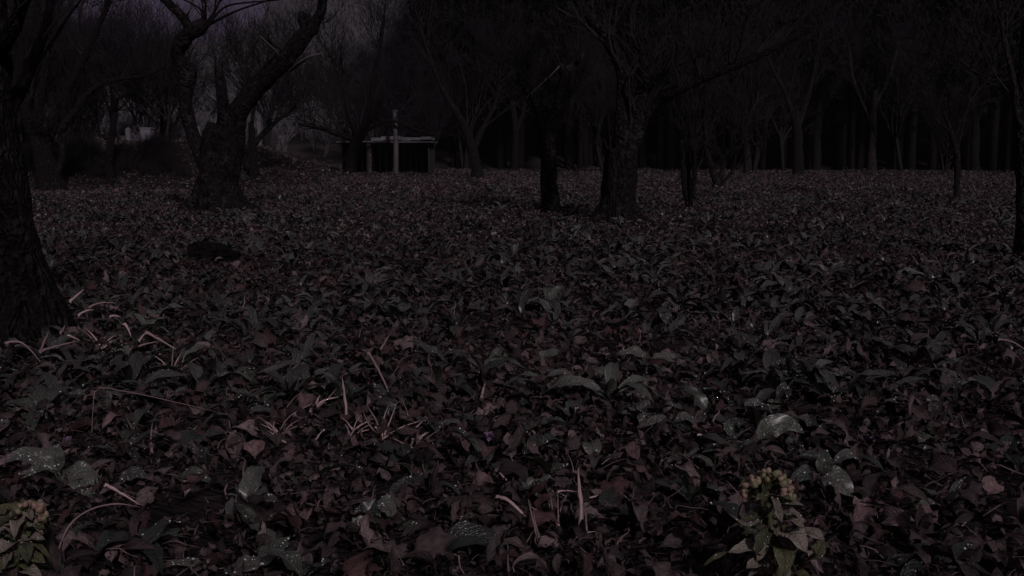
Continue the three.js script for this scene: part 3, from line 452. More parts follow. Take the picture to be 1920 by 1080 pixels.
// ------------------------------------------------------------------ leaf litter and ground cover
const blocked = [[onGround(62, 640), 0.16]];
{
  const rnd = rngOf(2024), litter = stuffGroup('leaf_litter', 'curled brown and wine-red dead leaves carpeting the whole clearing', 'leaf litter');
  const shapes = [
    leafGeo({ L: 1, W: 0.42, th0: 0.9, droop: 2.6, fold: 0.5, wave: 0.35, nu: 9, nv: 4, seed: 2, twist: 0.5 }), leafGeo({ L: 1, W: 0.34, th0: -0.5, droop: -1.9, fold: 0.9, wave: 0.4, nu: 9, nv: 4, seed: 5, twist: 1.2 }),
    leafGeo({ L: 1, W: 0.5, th0: 0.4, droop: 1.1, fold: -0.5, wave: 0.5, nu: 9, nv: 4, seed: 9, twist: -0.6 }), leafGeo({ L: 1, W: 0.2, th0: 0.9, droop: 2.2, fold: 0.7, wave: 0.3, nu: 9, nv: 2, seed: 12, twist: -1.5 }),
    leafGeo({ L: 1, W: 0.3, th0: 1.2, droop: 3.4, fold: 0.6, wave: 0.3, nu: 10, nv: 4, seed: 15, twist: 0.9 }),
  ];  const ls = shapes.map(() => []), cs = shapes.map(() => []); let pal = [[0.19, 0.155, 0.155], [0.13, 0.1, 0.1], [0.25, 0.21, 0.21], [0.08, 0.066, 0.067], [0.15, 0.088, 0.09], [0.2, 0.17, 0.168], [0.12, 0.105, 0.1], [0.07, 0.06, 0.06], [0.36, 0.3, 0.3]];
  const put = (x, z, s, lift) => {
    const k = Math.floor(rnd() * 5), p = pal[Math.floor(rnd() * pal.length)], v = 0.4 + rnd() * 0.5 + 0.6 * rnd() * rnd();
    ls[k].push(place(x, groundY(x, z) + lift, z, rnd() * 6.28, s, (rnd() - 0.5) * 1.7, (rnd() - 0.5) * 1.7)); cs[k].push(new THREE.Color().setRGB(p[0] * v, p[1] * v, p[2] * v));
  };
  const ring = (d0, d1, per, s0, s1) => { const n = Math.floor((d1 * d1 - d0 * d0) * 0.6 * per); for (let i = 0; i < n; i++) { const d = Math.sqrt(lerp(d0 * d0, d1 * d1, rnd())), x = (rnd() * 2 - 1) * 0.6 * d; if (N3(x * 2.1, d * 2.1, 41) + 0.5 * N3(x * 5, d * 5, 42) < -0.5 + (rnd() - 0.5) * 0.4) continue; put(x, -d, lerp(s0, s1, rnd() * rnd()), 0.002 + rnd() * rnd() * 0.06); } };
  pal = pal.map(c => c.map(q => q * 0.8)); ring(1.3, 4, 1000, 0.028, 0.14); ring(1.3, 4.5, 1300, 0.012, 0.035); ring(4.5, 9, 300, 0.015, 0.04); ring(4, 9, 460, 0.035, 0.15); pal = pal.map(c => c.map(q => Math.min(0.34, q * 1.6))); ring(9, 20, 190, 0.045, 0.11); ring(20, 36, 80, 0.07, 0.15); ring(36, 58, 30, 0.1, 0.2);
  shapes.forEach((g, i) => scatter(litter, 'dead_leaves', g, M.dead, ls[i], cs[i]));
  // broken straw and stalks mixed into it
  const bits = [0, 1, 2].map(k => blade([V(0, 0, 0), V(0.35, 0.05 * k, 0.05), V(0.7, 0.02, 0.1 * k), V(1, -0.08 * k, 0.02)], 0.045 + 0.02 * k, { face: V(0, 1, 0.2), nu: 5, w1: 0.5 })), bl = bits.map(() => []), bc = bits.map(() => []);
  const strew = (d0, d1, per, s0, s1) => { const n = Math.floor((d1 * d1 - d0 * d0) * 0.6 * per); for (let i = 0; i < n; i++) { const d = Math.sqrt(lerp(d0 * d0, d1 * d1, rnd())), x = (rnd() * 2 - 1) * 0.6 * d, k = i % 3, v = 0.25 + rnd() * rnd() * 0.9; bl[k].push(place(x, groundY(x, -d) + 0.006 + rnd() * 0.045, -d, rnd() * 6.28, lerp(s0, s1, rnd() * rnd()), 0, (rnd() - 0.4) * 1.1)); bc[k].push(new THREE.Color().setRGB(0.5 * v, 0.4 * v, 0.4 * v)); } };
  strew(1.3, 4, 190, 0.03, 0.13); strew(4, 10, 70, 0.05, 0.16);
  const bm = new THREE.MeshStandardMaterial({ map: strawMap, roughness: 0.65, side: THREE.DoubleSide });
  bits.forEach((g, i) => scatter(litter, 'straw_bits', g, bm, bl[i], bc[i]));
}
function rosette(seed, n, { L = 0.11, W = 0.05, nu = 7, nv = 4 } = {}) {
  const rnd = rngOf(seed), list = [];
  for (let i = 0; i < n; i++) list.push({ geo: leafGeo({ L: L * (0.6 + 0.7 * rnd()), W: W * (0.7 + 0.6 * rnd()), th0: 0.7 + rnd() * 0.8, droop: 0.9 + rnd() * 1.5, fold: 0.15 + rnd() * 0.4, wave: 0.08 + rnd() * 0.16, twist: (rnd() - 0.5) * 0.8, nu, nv, seed: seed + i, sharp: 1 + rnd() * 0.4 }), az: (i / n) * 6.283 * 1.0 + (rnd() - 0.5) * 1.1 });
  return list;
}
const plantSpots = [];
{
  const rnd = rngOf(4242), cover = stuffGroup('ground_cover', 'mat of low broad-leaved green plants spreading over the clearing', 'ground cover');
  const shapes = [0, 1, 2, 3, 4, 5].map(k => mergeGeometries(rosette(70 + k * 9, 5 + k % 3, { L: 0.115 + 0.014 * k, W: 0.034 + 0.006 * (k % 4), nu: 9 }).map(({ geo, az }) => geo.rotateY(az))));
  const ls = shapes.map(() => []), cs = shapes.map(() => []);
  const lump = onGround(404, 494);
  const add = (x, z, s) => { if (Math.abs(x - lump.x) < 0.3 && z > lump.z - 0.15 && z < lump.z + 0.45) return; const k = Math.floor(rnd() * 6), v = 0.35 + 1.1 * rnd() * rnd() + rnd() * 0.35 + (rnd() < 0.12 ? 0.9 : 0), g = 1 + (rnd() - 0.5) * 0.12; ls[k].push(place(x, groundY(x, z) + 0.004, z, rnd() * 6.28, s, (rnd() - 0.5) * 0.5, (rnd() - 0.5) * 0.5, s * 1.25)); cs[k].push(new THREE.Color().setRGB(0.1 * v, 0.101 * v * g, 0.097 * v)); };
  const ring = (d0, d1, per, s0, s1, thr) => { const n = Math.floor((d1 * d1 - d0 * d0) * 0.6 * per); for (let i = 0; i < n; i++) { const d = Math.sqrt(lerp(d0 * d0, d1 * d1, rnd())), x = (rnd() * 2 - 1) * 0.6 * d; if (N3(x * 0.9, d * 0.9, 17) + 0.5 * N3(x * 3, d * 3, 18) < thr + (rnd() - 0.5) * 0.3) continue; add(x, -d, lerp(s0, s1, rnd())); } };
  ring(3.0, 9, 50, 0.42, 1.08, -0.2); const nearCount = ls.map(l => l.length); ring(9, 20, 19, 0.5, 1.1, -0.04); ring(20, 50, 6, 0.6, 1.1, 0.0);
  shapes.forEach((g, i) => { scatter(cover, 'leafy_plants', g, M.leafInst, ls[i], cs[i]); const dg = dewGlintsOn(g, 2, rngOf(i + 5), 0.0016, 0.0046); if (dg) scatter(cover, 'dew_glint_beads', dg, M.dewGlint, ls[i].slice(0, nearCount[i]).filter((_, q) => q % 3 !== 1)); });
  // nearest plants, each a thing of its own
  const list = []; for (let i = 0; i < 900 && list.length < 84; i++) { const d = 1.7 + Math.sqrt(rnd()) * 1.7, x = (rnd() * 2 - 1) * 0.54 * d; if (list.some(p => Math.hypot(p[0] - x, p[1] + d) < 0.115)) continue; list.push([x, -d]); }
  list.forEach(([x, z], i) => {
    const g = thing('leafy_plant', 'low plant of broad dark green leaves among the dead leaves nearest the camera', 'plant', V(x, groundY(x, z) + 0.004, z), 'broad-leaved plants nearest the camera');
    const mat = [M.leaf, M.leafC, M.leaf, M.leafB, M.leafC][i % 5], r2 = rngOf(777 + i);
    rosette(1000 + i * 17, 3 + i % 4, { L: 0.085 + 0.06 * r2(), W: (i % 3 ? 0.03 : 0.042) + 0.018 * r2(), nu: 10, nv: 6 }).forEach(({ geo, az }) => { geo.rotateY(az); const m = part(g, 'leaf', geo, mat, false); addDewGlints(m, geo, r2() < 0.35 ? 5 : 0, r2); });
  });
}
// single dead leaves that stand out nearest the camera
{
  const rnd = rngOf(31), spots = [[340, 970], [330, 830], [250, 820], [600, 970], [610, 1010], [300, 800], [580, 1030], [880, 890], [930, 945], [905, 900], [945, 880], [1080, 810], [1200, 910], [1230, 950], [1290, 845], [1600, 990], [1640, 1000], [1700, 960], [1850, 970], [1760, 1030], [560, 880], [700, 1010], [480, 900], [660, 870], [1150, 1020], [1240, 1020], [1800, 900], [150, 780], [560, 800], [1330, 850]];
  spots.forEach(([px, py], i) => {
    const p = onGround(px, py), g = leafGeo({ L: 0.06 + rnd() * 0.05, W: 0.035 + rnd() * 0.025, th0: 0.6 * rnd(), droop: (rnd() - 0.3) * 2, fold: 0.3 + rnd() * 0.6, wave: 0.3, twist: (rnd() - 0.5) * 2, nu: 10, nv: 6, seed: i + 40 });
    g.rotateX((rnd() - 0.5) * 0.8).rotateY(rnd() * 6.28).translate(p.x, p.y + 0.04 + rnd() * 0.02, p.z);
    single('dead_leaf', 'curled reddish brown dead leaf lying on top in the foreground', 'leaf', g, [M.deadA, M.deadB, M.deadC, M.deadA][i % 4], p, 'dead leaves on top in the foreground');
  });
}

// ------------------------------------------------------------------ leaves that stand out, by where the photograph shows them
// each leaf: points [px, py, lift toward the camera in metres], width in pixels
function broadPlant(name, label, base, leaves, { mat = M.leaf, dewGlint = 12, seed = 1, up = V(0, 1, 0.45), dmin = 0.0011, dmax = 0.0028 } = {}) {
  const b = onGround(base[0], base[1]), d = -b.z, k = d / F, rnd = rngOf(seed), g = thing(name, label, 'plant', b);
  leaves.forEach(([pts, w, o = {}], i) => {
    const mid = pts.map(([x, y, dz = 0]) => at(x, y, d - dz));
    const geo = ribLeaf(mid, w * k, { up: o.up || up, fold: o.fold ?? 0.2, wave: o.wave ?? 0.14, seed: seed + i, sharp: o.sharp ?? 0.9, nu: 14, nv: 8 });
    const m = part(g, 'leaf', geo, o.mat || mat); addDewGlints(m, geo, Math.round((o.dewGlint ?? dewGlint) * 0.6), rnd, dmin, dmax);
  });
  const st = { pos: [], idx: [] }; leaves.forEach(([pts]) => { const a = at(pts[0][0], pts[0][1], d - (pts[0][2] || 0)); stick([b.clone().add(V(0, -0.01, 0)), b.clone().lerp(a, 0.5).add(V(0, 0.006, 0)), a], 0.0022, 0.0016, st, 5); });
  part(g, 'stalks', twigGeo(st), mat); return g;
}
broadPlant('leafy_plant', 'plant with one long beaded leaf slanting down right, near the left edge', [120, 925], [[[[118, 882], [150, 895, 0.02], [185, 940, 0.05]], 58, { up: V(0.2, 1, 0.9) }], [[[112, 890], [92, 872], [60, 885, 0.03], [20, 900, 0.05]], 34], [[[112, 886], [100, 855], [108, 832, -0.03]], 46, { up: V(0, 0.5, 1) }], [[[110, 892], [112, 905, 0.02], [130, 950, 0.06]], 14, { dewGlint: 2 }], [[[96, 876], [50, 852], [8, 868, 0.02]], 42]], { seed: 5, mat: M.leafB, dewGlint: 20 });
broadPlant('leafy_plant', 'small rounded pale leaf with beads beside the long beaded leaf', [250, 925], [[[[225, 905], [245, 890], [280, 893]], 40], [[[335, 898], [362, 888], [402, 908]], 34, { dewGlint: 5 }]], { seed: 7, dewGlint: 14 });
broadPlant('leafy_plant', 'plant with beaded leaves at the bottom edge left of centre', [430, 1075], [[[[410, 1066], [370, 1056], [305, 1058, 0.03]], 26, { mat: M.leafB, dewGlint: 22 }], [[[425, 1070], [460, 1062, 0.02], [495, 1058, 0.03]], 52, { dewGlint: 18, mat: M.leafB }], [[[470, 1062], [510, 1035], [545, 1005, -0.02]], 50, { dewGlint: 6 }], [[[420, 1070], [430, 1075], [440, 1090]], 30]], { seed: 9 });
broadPlant('leafy_plant', 'dark plant with an arched leaf edge left of the bottom middle', [520, 1005], [[[[498, 990], [525, 972], [560, 1000, 0.03]], 34, { mat: M.leafB, dewGlint: 6 }], [[[490, 985], [460, 960], [440, 945]], 26, { dewGlint: 2 }], [[[380, 1010], [400, 1004], [420, 1040, 0.03]], 30, { dewGlint: 4 }]], { seed: 12 });
broadPlant('leafy_plant', 'dark green plant with one bead-tipped leaf at bottom centre', [720, 1005], [[[[705, 950], [722, 945], [745, 985, 0.03]], 36, { mat: M.leafB, dewGlint: 16 }], [[[700, 1000], [690, 970], [705, 935, -0.02]], 62, { mat: M.leafC, dewGlint: 1, up: V(0, 0.6, 1) }], [[[730, 990], [760, 985], [790, 978]], 26, { dewGlint: 6 }]], { seed: 15 });
broadPlant('leafy_plant', 'plain dark broad leaf humped over the dead leaves at bottom centre', [880, 1050], [[[[828, 1040], [862, 1006], [910, 1010], [948, 1034, 0.02]], 62, { mat: M.leafC, dewGlint: 0 }], [[[700, 1046], [720, 1046], [750, 1048]], 12, { dewGlint: 5, mat: M.leafB }]], { seed: 17 });
broadPlant('leafy_plant', 'pale arched beaded leaf curling over, behind the flowering plant', [1470, 860], [[[[1428, 838], [1440, 806], [1475, 794], [1508, 812, 0.02]], 44, { mat: M.leafB, dewGlint: 26, up: V(0, 0.7, 1) }], [[[1480, 850], [1492, 830], [1506, 836]], 34], [[[1380, 826], [1376, 800], [1388, 784]], 40, { dewGlint: 8 }], [[[1500, 870], [1520, 858], [1540, 862]], 40, { dewGlint: 6 }]], { seed: 21 });
broadPlant('leafy_plant', 'grey green plant with a large pointed leaf right of the flowering plant', [1550, 945], [[[[1540, 895], [1565, 898, 0.02], [1600, 932, 0.05]], 58, { mat: M.leafB, dewGlint: 14, up: V(0.1, 1, 0.7), sharp: 0.7 }], [[[1545, 890], [1545, 866], [1550, 842, -0.02]], 34, { dewGlint: 5, up: V(0, 0.3, 1) }], [[[1535, 892], [1515, 890], [1480, 902, 0.02]], 46, { dewGlint: 8 }], [[[1545, 900], [1560, 925], [1568, 952]], 34, { dewGlint: 0 }], [[[1560, 870], [1590, 852], [1610, 862]], 26, { dewGlint: 10, mat: M.leafB }]], { seed: 23 });
broadPlant('leafy_plant', 'pair of short beaded leaves side by side right of centre', [1440, 785], [[[[1398, 770], [1412, 756], [1432, 758]], 26, { mat: M.leafB, dewGlint: 18 }], [[[1434, 772], [1448, 760], [1474, 758]], 28, { mat: M.leafB, dewGlint: 18 }], [[[1455, 750], [1472, 726], [1482, 730]], 22, { dewGlint: 14 }]], { seed: 25 });
broadPlant('leafy_plant', 'plant with two narrow arched leaves either side of a dark centre', [1255, 815], [[[[1250, 790], [1232, 786], [1206, 802, 0.02]], 24, { mat: M.leafB, dewGlint: 16 }], [[[1262, 792], [1285, 782], [1308, 796, 0.02]], 24, { mat: M.leafB, dewGlint: 10 }], [[[1258, 795], [1275, 800], [1300, 812, 0.03]], 28, { mat: M.leafC, dewGlint: 0 }]], { seed: 27 });
broadPlant('leafy_plant', 'star of narrow shining leaves above the upright straw blade', [1020, 735], [[[[1015, 712], [995, 702], [970, 703]], 14, { mat: M.leafB }], [[[1020, 710], [1050, 698], [1082, 708]], 18, { mat: M.leafB, dewGlint: 10 }], [[[1022, 714], [1040, 720], [1062, 738, 0.03]], 26, { mat: M.leafB, dewGlint: 12 }], [[[1020, 712], [1040, 708], [1060, 716]], 20, { mat: M.deadA, dewGlint: 0 }]], { seed: 29, dewGlint: 6 });
broadPlant('leafy_plant', 'plant of long drooping pale leaves below the stout trunk', [1215, 700], [[[[1215, 672], [1190, 660], [1155, 664]], 30, { mat: M.leafB }], [[[1220, 672], [1250, 670], [1285, 684, 0.02]], 28, { mat: M.leafB }], [[[1200, 680], [1190, 684], [1170, 690, 0.03]], 26], [[[1225, 680], [1240, 688], [1250, 700]], 26]], { seed: 31, dewGlint: 9 });
broadPlant('leafy_plant', 'plant of wide dark leaves with white glints in the middle distance', [820, 690], [[[[825, 668], [805, 656], [775, 660]], 26], [[[830, 668], [850, 664], [862, 690, 0.04]], 24, { dewGlint: 8 }], [[[815, 672], [790, 680], [770, 690, 0.02]], 28], [[[845, 700], [855, 708], [860, 718]], 14, { mat: M.leafB, dewGlint: 10 }]], { seed: 33, dewGlint: 7 });
broadPlant('leafy_plant', 'plant with one upright oval leaf and dark neighbours at mid centre', [1010, 690], [[[[1015, 684], [1025, 668], [1052, 656]], 34, { mat: M.leafB, dewGlint: 7 }], [[[1000, 686], [990, 668], [998, 652]], 30, { mat: M.deadA, dewGlint: 0 }], [[[940, 690], [935, 668], [940, 648]], 36, { mat: M.leafB, dewGlint: 2, up: V(0, 0.3, 1) }]], { seed: 35 });
broadPlant('leafy_plant', 'single oval leaf standing up with a line of beads, right side', [1735, 845], [[[[1745, 842], [1735, 828], [1722, 808, 0.01]], 32, { mat: M.leafB, dewGlint: 20, up: V(-0.4, 0.5, 1) }], [[[1700, 872], [1675, 864], [1648, 870]], 14, { mat: M.leafB, dewGlint: 12 }], [[[1765, 752], [1750, 746], [1735, 752]], 16, { mat: M.leafB, dewGlint: 10 }]], { seed: 37 });
broadPlant('leafy_plant', 'flat pale leaf lying across dark leaves at mid right', [1710, 530], [[[[1680, 514], [1705, 509], [1738, 516]], 20, { mat: M.leafB }], [[[1700, 525], [1720, 530], [1745, 540]], 24, { mat: M.leafC }], [[[1620, 560], [1635, 545], [1645, 525]], 18, { mat: M.leaf }]], { seed: 39, dewGlint: 3 });
broadPlant('leafy_plant', 'leaf tip hanging down beside a straw at mid left', [470, 740], [[[[462, 690], [468, 708], [466, 732]], 24, { up: V(0, 0.2, 1) }], [[[480, 700], [520, 690], [555, 672]], 18, { mat: M.leafB }], [[[400, 640], [395, 628], [408, 622]], 24, { mat: M.leafB }]], { seed: 41, dewGlint: 4 });

// ------------------------------------------------------------------ the two budding plants
function buddingPlant(label, stem, k, { leaves, buds, seed }) {
  const rnd = rngOf(seed), b = onGround(stem[0][0], stem[0][1]), d = -b.z, kk = d / F;
  const g = thing('budding_plant', label, 'plant', b), P = ([x, y, dz = 0]) => at(x, y, d - dz);
  const green = leafMat(0.17, 0.165, 0.09, 0.55), pale = leafMat(0.42, 0.345, 0.315, 0.5), dim = leafMat(0.12, 0.125, 0.08, 0.6), budM = new THREE.MeshStandardMaterial({ color: new THREE.Color().setRGB(0.32, 0.235, 0.17), roughness: 0.55 }), budG = budM.clone(), budD = budM.clone(), stemM = new THREE.MeshStandardMaterial({ color: new THREE.Color().setRGB(0.075, 0.08, 0.035), roughness: 0.7 });
  budG.color.setRGB(0.2, 0.19, 0.1); budD.color.setRGB(0.28, 0.17, 0.14); const pts = stem.map(P); pts.unshift(b.clone().add(V(0, -0.01, 0)));
  part(g, 'stem', tube(pts, [9 * kk, 9 * kk, 8 * kk, 6 * kk, 4 * kk], { sides: 10, rough: 0.1, step: 6 }), stemM);
  leaves.forEach(([p, w, tone, o = {}], i) => { const geo = ribLeaf(p.map(P), w * kk, { up: o.up || V(0, 1, 0.35), fold: o.fold ?? 0.3, wave: 0.16, seed: seed + i, sharp: o.sharp ?? 0.8, nu: 14, nv: 8 }); const m = part(g, 'leaf', geo, [dim, green, pale][tone]); addDewGlints(m, geo, 3, rnd, 0.0008, 0.0016); });
  const sc = new THREE.CatmullRomCurve3(pts);
  for (let i = 0; i < 34; i++) {
    const t = 0.12 + 0.8 * (i / 34), q = sc.getPoint(t), a = i * 2.4 + rnd() * 0.5, L = (92 - 46 * t) * (0.7 + 0.5 * rnd()) * kk, c = Math.cos(a), z = Math.sin(a), lift = 0.5 - 0.2 * t;
    const geo = ribLeaf([q, q.clone().add(V(c * L * 0.5, L * lift, z * L * 0.5)), q.clone().add(V(c * L, L * (lift * 0.9 - 0.35 * rnd()), z * L))], (15 + rnd() * 12) * kk, { fold: 0.35, wave: 0.5, seed: seed + i * 3, sharp: 0.7, nu: 12, nv: 6 });
    part(g, 'leaf', geo, [green, pale, dim, green, pale][i % 5]);
  }
  const bud = new THREE.SphereGeometry(1, 10, 8), st = { pos: [], idx: [] };
  const [cx, cy, rx, ry, n] = buds;
  for (let i = 0; i < n; i++) {
    const a = -0.3 + (i / n) * 3.75 + (rnd() - 0.5) * 0.3, rr = 0.55 + 0.45 * Math.sqrt(rnd()), q = P([cx + Math.cos(a) * rx * rr, cy - Math.sin(a) * ry * rr, (rnd() - 0.35) * 0.05]), s = (3.6 + rnd() * 3.6) * kk;
    const geo = bud.clone(); const pa = geo.attributes.position; for (let v = 0; v < pa.count; v++) { const y = pa.getY(v); const f = 1 - 0.25 * y + 0.1 * Math.cos(Math.atan2(pa.getZ(v), pa.getX(v)) * 4); pa.setXYZ(v, pa.getX(v) * f, y * 1.25, pa.getZ(v) * f); } geo.computeVertexNormals();
    geo.scale(s, s, s).rotateZ((rnd() - 0.5) * 1.2 + Math.cos(a) * -0.7).rotateX((rnd() - 0.5)).translate(q.x, q.y, q.z); part(g, 'bud', geo, [budM, budG, budD][i % 3]);
    const s0 = pts[pts.length - 1]; stick([s0.clone().add(V(0, -0.02 * rnd(), 0)), s0.clone().lerp(q, 0.6).add(V(0, 0.008, 0)), q], 0.0014, 0.001, st, 5);
  }
  part(g, 'bud_stalks', twigGeo(st), stemM); return g;
}
buddingPlant('pale green plant topped with a dome of buds, lower right foreground', [[1462, 1130], [1458, 1060], [1446, 990], [1438, 930], [1436, 905]], 1, { seed: 51, buds: [1440, 926, 48, 44, 52],
  leaves: [[[[1452, 952], [1478, 942, 0.02], [1508, 948, 0.03]], 20, 2], [[[1455, 972], [1480, 960, 0.03], [1505, 968, 0.04]], 22, 2], [[[1460, 992], [1484, 974, 0.03], [1508, 990, 0.05]], 30, 2], [[[1462, 1000], [1490, 1006, 0.05], [1512, 1036, 0.07]], 46, 2], [[[1480, 1040], [1518, 1000, 0.02], [1546, 1014, 0.04]], 36, 2], [[[1500, 1060], [1530, 1040, 0.03], [1545, 1010, 0.02]], 34, 1], [[[1455, 1020], [1470, 1040, 0.06], [1472, 1080, 0.08]], 40, 1],
    [[[1440, 950], [1415, 940, 0.01], [1388, 940, 0.01]], 10, 2], [[[1440, 972], [1405, 972, 0.02], [1368, 990, 0.03]], 12, 1], [[[1438, 965], [1400, 985, 0.03], [1366, 962, 0.02]], 10, 2], [[[1446, 1010], [1420, 1000, 0.03], [1388, 986, 0.03]], 14, 0], [[[1450, 1050], [1410, 1028, 0.03], [1366, 1036, 0.05]], 40, 2], [[[1366, 1034, 0.05], [1340, 1046, 0.06], [1318, 1062, 0.06]], 12, 1], [[[1440, 1080], [1418, 1058, 0.05], [1400, 1066, 0.07]], 30, 2],
    [[[1446, 940], [1432, 930, 0.03], [1415, 940, 0.04]], 20, 1], [[[1448, 935], [1466, 928, 0.03], [1485, 938, 0.04]], 22, 1], [[[1450, 990], [1430, 1010, 0.05], [1418, 1040, 0.06]], 26, 0], [[[1446, 930], [1455, 942, 0.05], [1458, 962, 0.06]], 14, 2], [[[1440, 920], [1420, 906, 0.02], [1396, 912, 0.03]], 18, 1], [[[1445, 918], [1470, 908, 0.02], [1488, 918, 0.02]], 16, 2]] });
buddingPlant('pale green budding plant cut by the left edge, lower left corner', [[28, 1110], [30, 1050], [40, 1000], [48, 970], [52, 958]], 1, { seed: 57, buds: [56, 968, 32, 26, 28],
  leaves: [[[[40, 1000], [20, 985, 0.02], [2, 978, 0.03]], 26, 2], [[[36, 1030], [16, 1020, 0.04], [-6, 1040, 0.05]], 38, 2], [[[40, 1020], [62, 1008, 0.03], [84, 1012, 0.04]], 24, 2], [[[44, 990], [66, 984, 0.02], [84, 992, 0.03]], 22, 1], [[[36, 1050], [60, 1044, 0.04], [86, 1056, 0.05]], 28, 1], [[[32, 1060], [12, 1060, 0.04], [-10, 1076, 0.05]], 34, 1], [[[44, 985], [26, 970, 0.03], [10, 968, 0.03]], 18, 1], [[[40, 1010], [50, 1030, 0.06], [52, 1056, 0.07]], 26, 0], [[[34, 1075], [56, 1070, 0.05], [80, 1085, 0.06]], 26, 2]] });

// ------------------------------------------------------------------ straw
function strawTuft(label, base, blades, { mat = M.straw, name = 'straw_tuft' } = {}) {
  const b = onGround(base[0], base[1]), d = -b.z, k = d / F, g = thing(name, label, 'dry grass', b);
  blades.forEach(([pts, w, m]) => part(g, 'blade', blade(pts.map(([x, y, dz = 0]) => at(x, y, d - dz)), w * k), m || mat)); return g;
}
function straw(label, base, pts, w, mat = M.straw, w1 = 0.3, name = 'dry_straw') {
  const b = onGround(base[0], base[1]), d = -b.z, k = d / F;
  return single(name, label, 'straw', blade(pts.map(([x, y, dz = 0]) => at(x, y, d - dz)), w * k, { w1, nu: 14 }), mat, b);
}
straw('tall upright straw blade standing alone at bottom centre', [1088, 1015], [[1089, 1012], [1090, 960], [1087, 915], [1084, 878]], 14, M.straw, 0.35);
straw('short curved straw leaning against the foot of the tall upright blade', [1085, 1020], [[1068, 1022], [1088, 1002, 0.01], [1118, 996]], 6);
strawTuft('flattened fan of straw lying right of the tall upright blade', [1110, 960], [[[[1092, 936], [1120, 930], [1145, 918]], 6], [[[1094, 946], [1126, 942], [1158, 938]], 7, M.strawDim], [[[1096, 952], [1120, 948], [1140, 940]], 6], [[[1046, 922], [1060, 920], [1082, 922]], 5], [[[1120, 940], [1150, 930], [1168, 940]], 5, M.strawDim]]);
strawTuft('two crossed straw stalks leaning left of the tall upright blade', [1005, 1040], [[[[1012, 1022], [1002, 985], [990, 934]], 8, M.strawDim], [[[1012, 1012], [1005, 985], [1000, 958]], 6, M.strawDim], [[[950, 1085], [975, 1040], [1000, 995]], 6, M.strawDim]]);
straw('thick pale curved leaf stalk bending down right at bottom centre', [955, 985], [[930, 930], [952, 938, 0.02], [970, 954, 0.03], [986, 970, 0.03]], 9, M.straw, 0.8);
straw('thin grass stem arching over at lower left', [120, 1060], [[106, 1045], [118, 1005], [145, 970], [185, 950], [225, 945], [262, 951]], 6, M.strawDim, 0.5);
straw('broad straw slanting down right beside the arching grass stem', [240, 965], [[196, 908], [225, 924, 0.01], [264, 948, 0.02]], 10);
strawTuft('tuft of crossed pale straws left of centre with a curved blade', [590, 800], [[[[582, 774], [592, 758], [600, 740]], 10], [[[584, 772], [606, 752], [636, 744]], 8], [[[584, 774], [612, 750], [632, 728]], 3], [[[545, 800], [550, 782], [553, 764]], 7], [[[562, 806], [558, 790], [552, 768]], 6], [[[560, 770], [580, 760], [600, 756]], 4, M.strawDim]]);
straw('upright straw standing beside the tuft of crossed straws', [648, 800], [[650, 786], [647, 750], [642, 708]], 9);
strawTuft('fan of thin straws spreading from one root, centre foreground', [718, 840], [[[[716, 826], [706, 790], [688, 760]], 6, M.strawDim], [[[716, 824], [718, 792], [728, 760]], 6], [[[720, 816], [732, 788], [744, 756]], 5], [[[718, 822], [752, 802], [790, 788]], 5], [[[770, 810], [782, 800], [794, 788]], 6], [[[716, 826], [690, 792], [680, 770]], 4, M.strawDim], [[[724, 818], [750, 806], [776, 800]], 5, M.strawDim], [[[704, 800], [712, 812], [714, 830]], 6], [[[765, 780], [762, 768], [752, 744]], 3, M.strawDim]]);
strawTuft('sparse dim stubble of short stalks below the crossed straws', [600, 850], [[[[590, 828], [598, 816], [606, 806]], 6], [[[520, 810], [510, 800], [498, 788]], 4], [[[536, 830], [518, 818], [500, 806]], 3], [[[594, 862], [608, 854], [624, 860]], 6], [[[626, 858], [616, 838], [622, 820]], 5, M.strawDim], [[[644, 880], [640, 850], [632, 838]], 3, M.strawDim], [[[700, 884], [708, 878], [720, 876]], 4]]);
strawTuft('scatter of pale straws beside the foot of the near left trunk', [200, 680], [[[[130, 566], [144, 554], [158, 542]], 8], [[[146, 592], [158, 584], [176, 580]], 7], [[[166, 576], [188, 568], [216, 568]], 6, M.strawDim], [[[205, 594], [214, 592], [226, 594]], 6], [[[232, 606], [240, 618], [246, 632]], 8], [[[226, 648], [238, 656], [256, 668]], 7], [[[260, 640], [266, 632], [274, 622]], 8], [[[272, 622], [304, 640], [350, 668]], 9, M.strawDim], [[[236, 660], [270, 646], [300, 640]], 7, M.strawDim], [[[298, 676], [300, 668], [299, 660]], 6]]);
strawTuft('bent dead stalks leaning at the base of the near left trunk', [90, 700], [[[[74, 662], [82, 642], [92, 622]], 8, M.strawDim], [[[76, 658], [110, 648], [152, 638]], 6, M.strawDim], [[[112, 626], [118, 618], [122, 610]], 8, M.strawDim], [[[10, 642], [38, 642], [62, 662], [86, 694]], 6, M.strawDim], [[[126, 628], [136, 632], [150, 638]], 5]]);
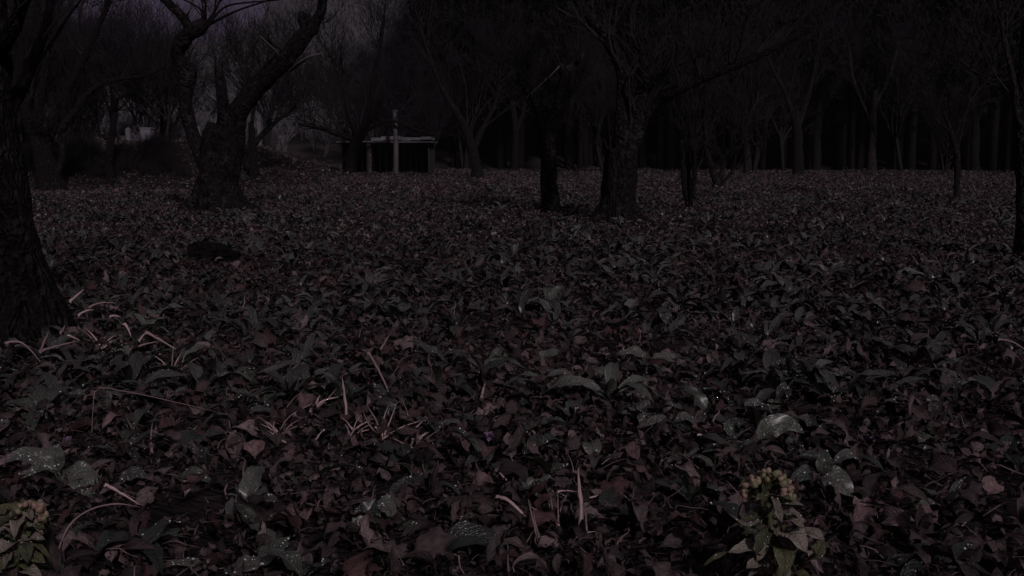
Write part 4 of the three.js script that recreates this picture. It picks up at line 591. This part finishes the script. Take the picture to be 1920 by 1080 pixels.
{
  const rnd = rngOf(606);
  [['loose tuft of thin dry blades left of the crossed pale straws', 520, 815, 58], ['loose tuft of thin dry blades under the fan of straws', 770, 850, 60], ['loose tuft of thin dry blades right of the near trunk foot', 190, 655, 48], ['loose tuft of thin dry blades below the wide reddish straw', 330, 700, 50], ['loose tuft of thin dry blades left of the tall upright blade', 1040, 985, 62], ['small tuft of dry blades between the crossed straws and the fan', 660, 820, 50], ['low tuft of dry blades right of the curved leaf stalk', 960, 900, 46]].forEach(([label, px, py, h]) => {
    const bl = []; for (let i = 0; i < 9; i++) { const a = (rnd() - 0.5) * 2.2, l = h * (0.5 + 0.7 * rnd()), x0 = px + (rnd() - 0.5) * 22, dz = (rnd() - 0.5) * 0.06; bl.push([[[x0, py + 4 * rnd(), dz], [x0 + Math.sin(a) * l * 0.5, py - Math.cos(a) * l * 0.55, dz], [x0 + Math.sin(a) * l, py - Math.cos(a) * l * (0.75 + 0.25 * rnd()), dz + (rnd() - 0.5) * 0.03]], 2.5 + rnd() * 3.5, rnd() < 0.5 ? M.strawDim : M.straw]); }
    strawTuft(label, [px, py + 12], bl);
  });
}
straw('long thin bent grass stem lying across the left foreground', [180, 830], [[172, 812], [174, 770], [182, 729], [230, 733], [320, 752], [430, 778]], 2.2, M.strawDim, 0.6);
straw('small upright spike of straw at left foreground', [284, 860], [[284, 850], [283, 822], [286, 790]], 9, M.strawDim, 0.15);
straw('long dark thin straw slanting down right in front of the mat', [722, 745], [[690, 660], [710, 695], [730, 738]], 6, M.strawDim, 0.8);
straw('thin straw slanting up right above the crossed straws', [520, 745], [[508, 730], [536, 704], [562, 680]], 4, M.strawDim, 0.6);
straw('reddish straw slanting up behind the long dark thin one', [705, 690], [[698, 682], [714, 655], [730, 628]], 8, M.strawDim, 0.5);
straw('short pale straw lying right of the two narrow arched leaves', [1335, 845], [[1308, 814], [1330, 822], [1356, 833]], 7, M.straw, 0.6);
straw('short stout straw stub left of the narrow shining leaves', [904, 760], [[902, 752], [905, 735], [910, 718]], 9);
straw('thin bent straw at the right edge', [1890, 690], [[1872, 636], [1896, 640], [1924, 656]], 4, M.strawDim, 0.6);
straw('tiny pale straw near the bottom right corner', [1860, 1058], [[1846, 1048], [1862, 1042], [1876, 1034]], 4, M.straw, 0.6);
// small violet flowers
[[606, 640, 'tiny violet flower in the mat left of centre', 14], [916, 822, 'violet flower right of the fan of straws', 20], [128, 826, 'tiny magenta flower at lower left', 10], [1640, 826, 'pale violet drooping flower at right', 14]].forEach(([px, py, label, w], i) => {
  const b = onGround(px, py + 12), d = -b.z, k = d / F, g = thing('violet_flower', label, 'flower', b), c = at(px, py - 4, d), pm = new THREE.MeshStandardMaterial({ color: new THREE.Color().setRGB(0.2, 0.12, 0.23), roughness: 0.6, side: THREE.DoubleSide });
  const st = { pos: [], idx: [] }; stick([b.clone().add(V(0, -0.01, 0)), b.clone().lerp(c, 0.5), c], 0.0014, 0.001, st, 5); part(g, 'stem', twigGeo(st), M.leafC);
  for (let q = 0; q < 5; q++) { const a = q / 5 * 6.283 + i; part(g, 'petal', leafGeo({ L: w * k * 0.75, W: w * k * 0.5, th0: 0.5, droop: 0.9, fold: 0.2, wave: 0.05, nu: 6, nv: 4, seed: q }).rotateY(a).rotateX(0.5).translate(c.x, c.y, c.z), pm); }
});

scene.fog = new THREE.FogExp2(new THREE.Color().setRGB(0.92, 0.86, 1), 0.00022);   // evening haze
renderer.render(scene, camera);
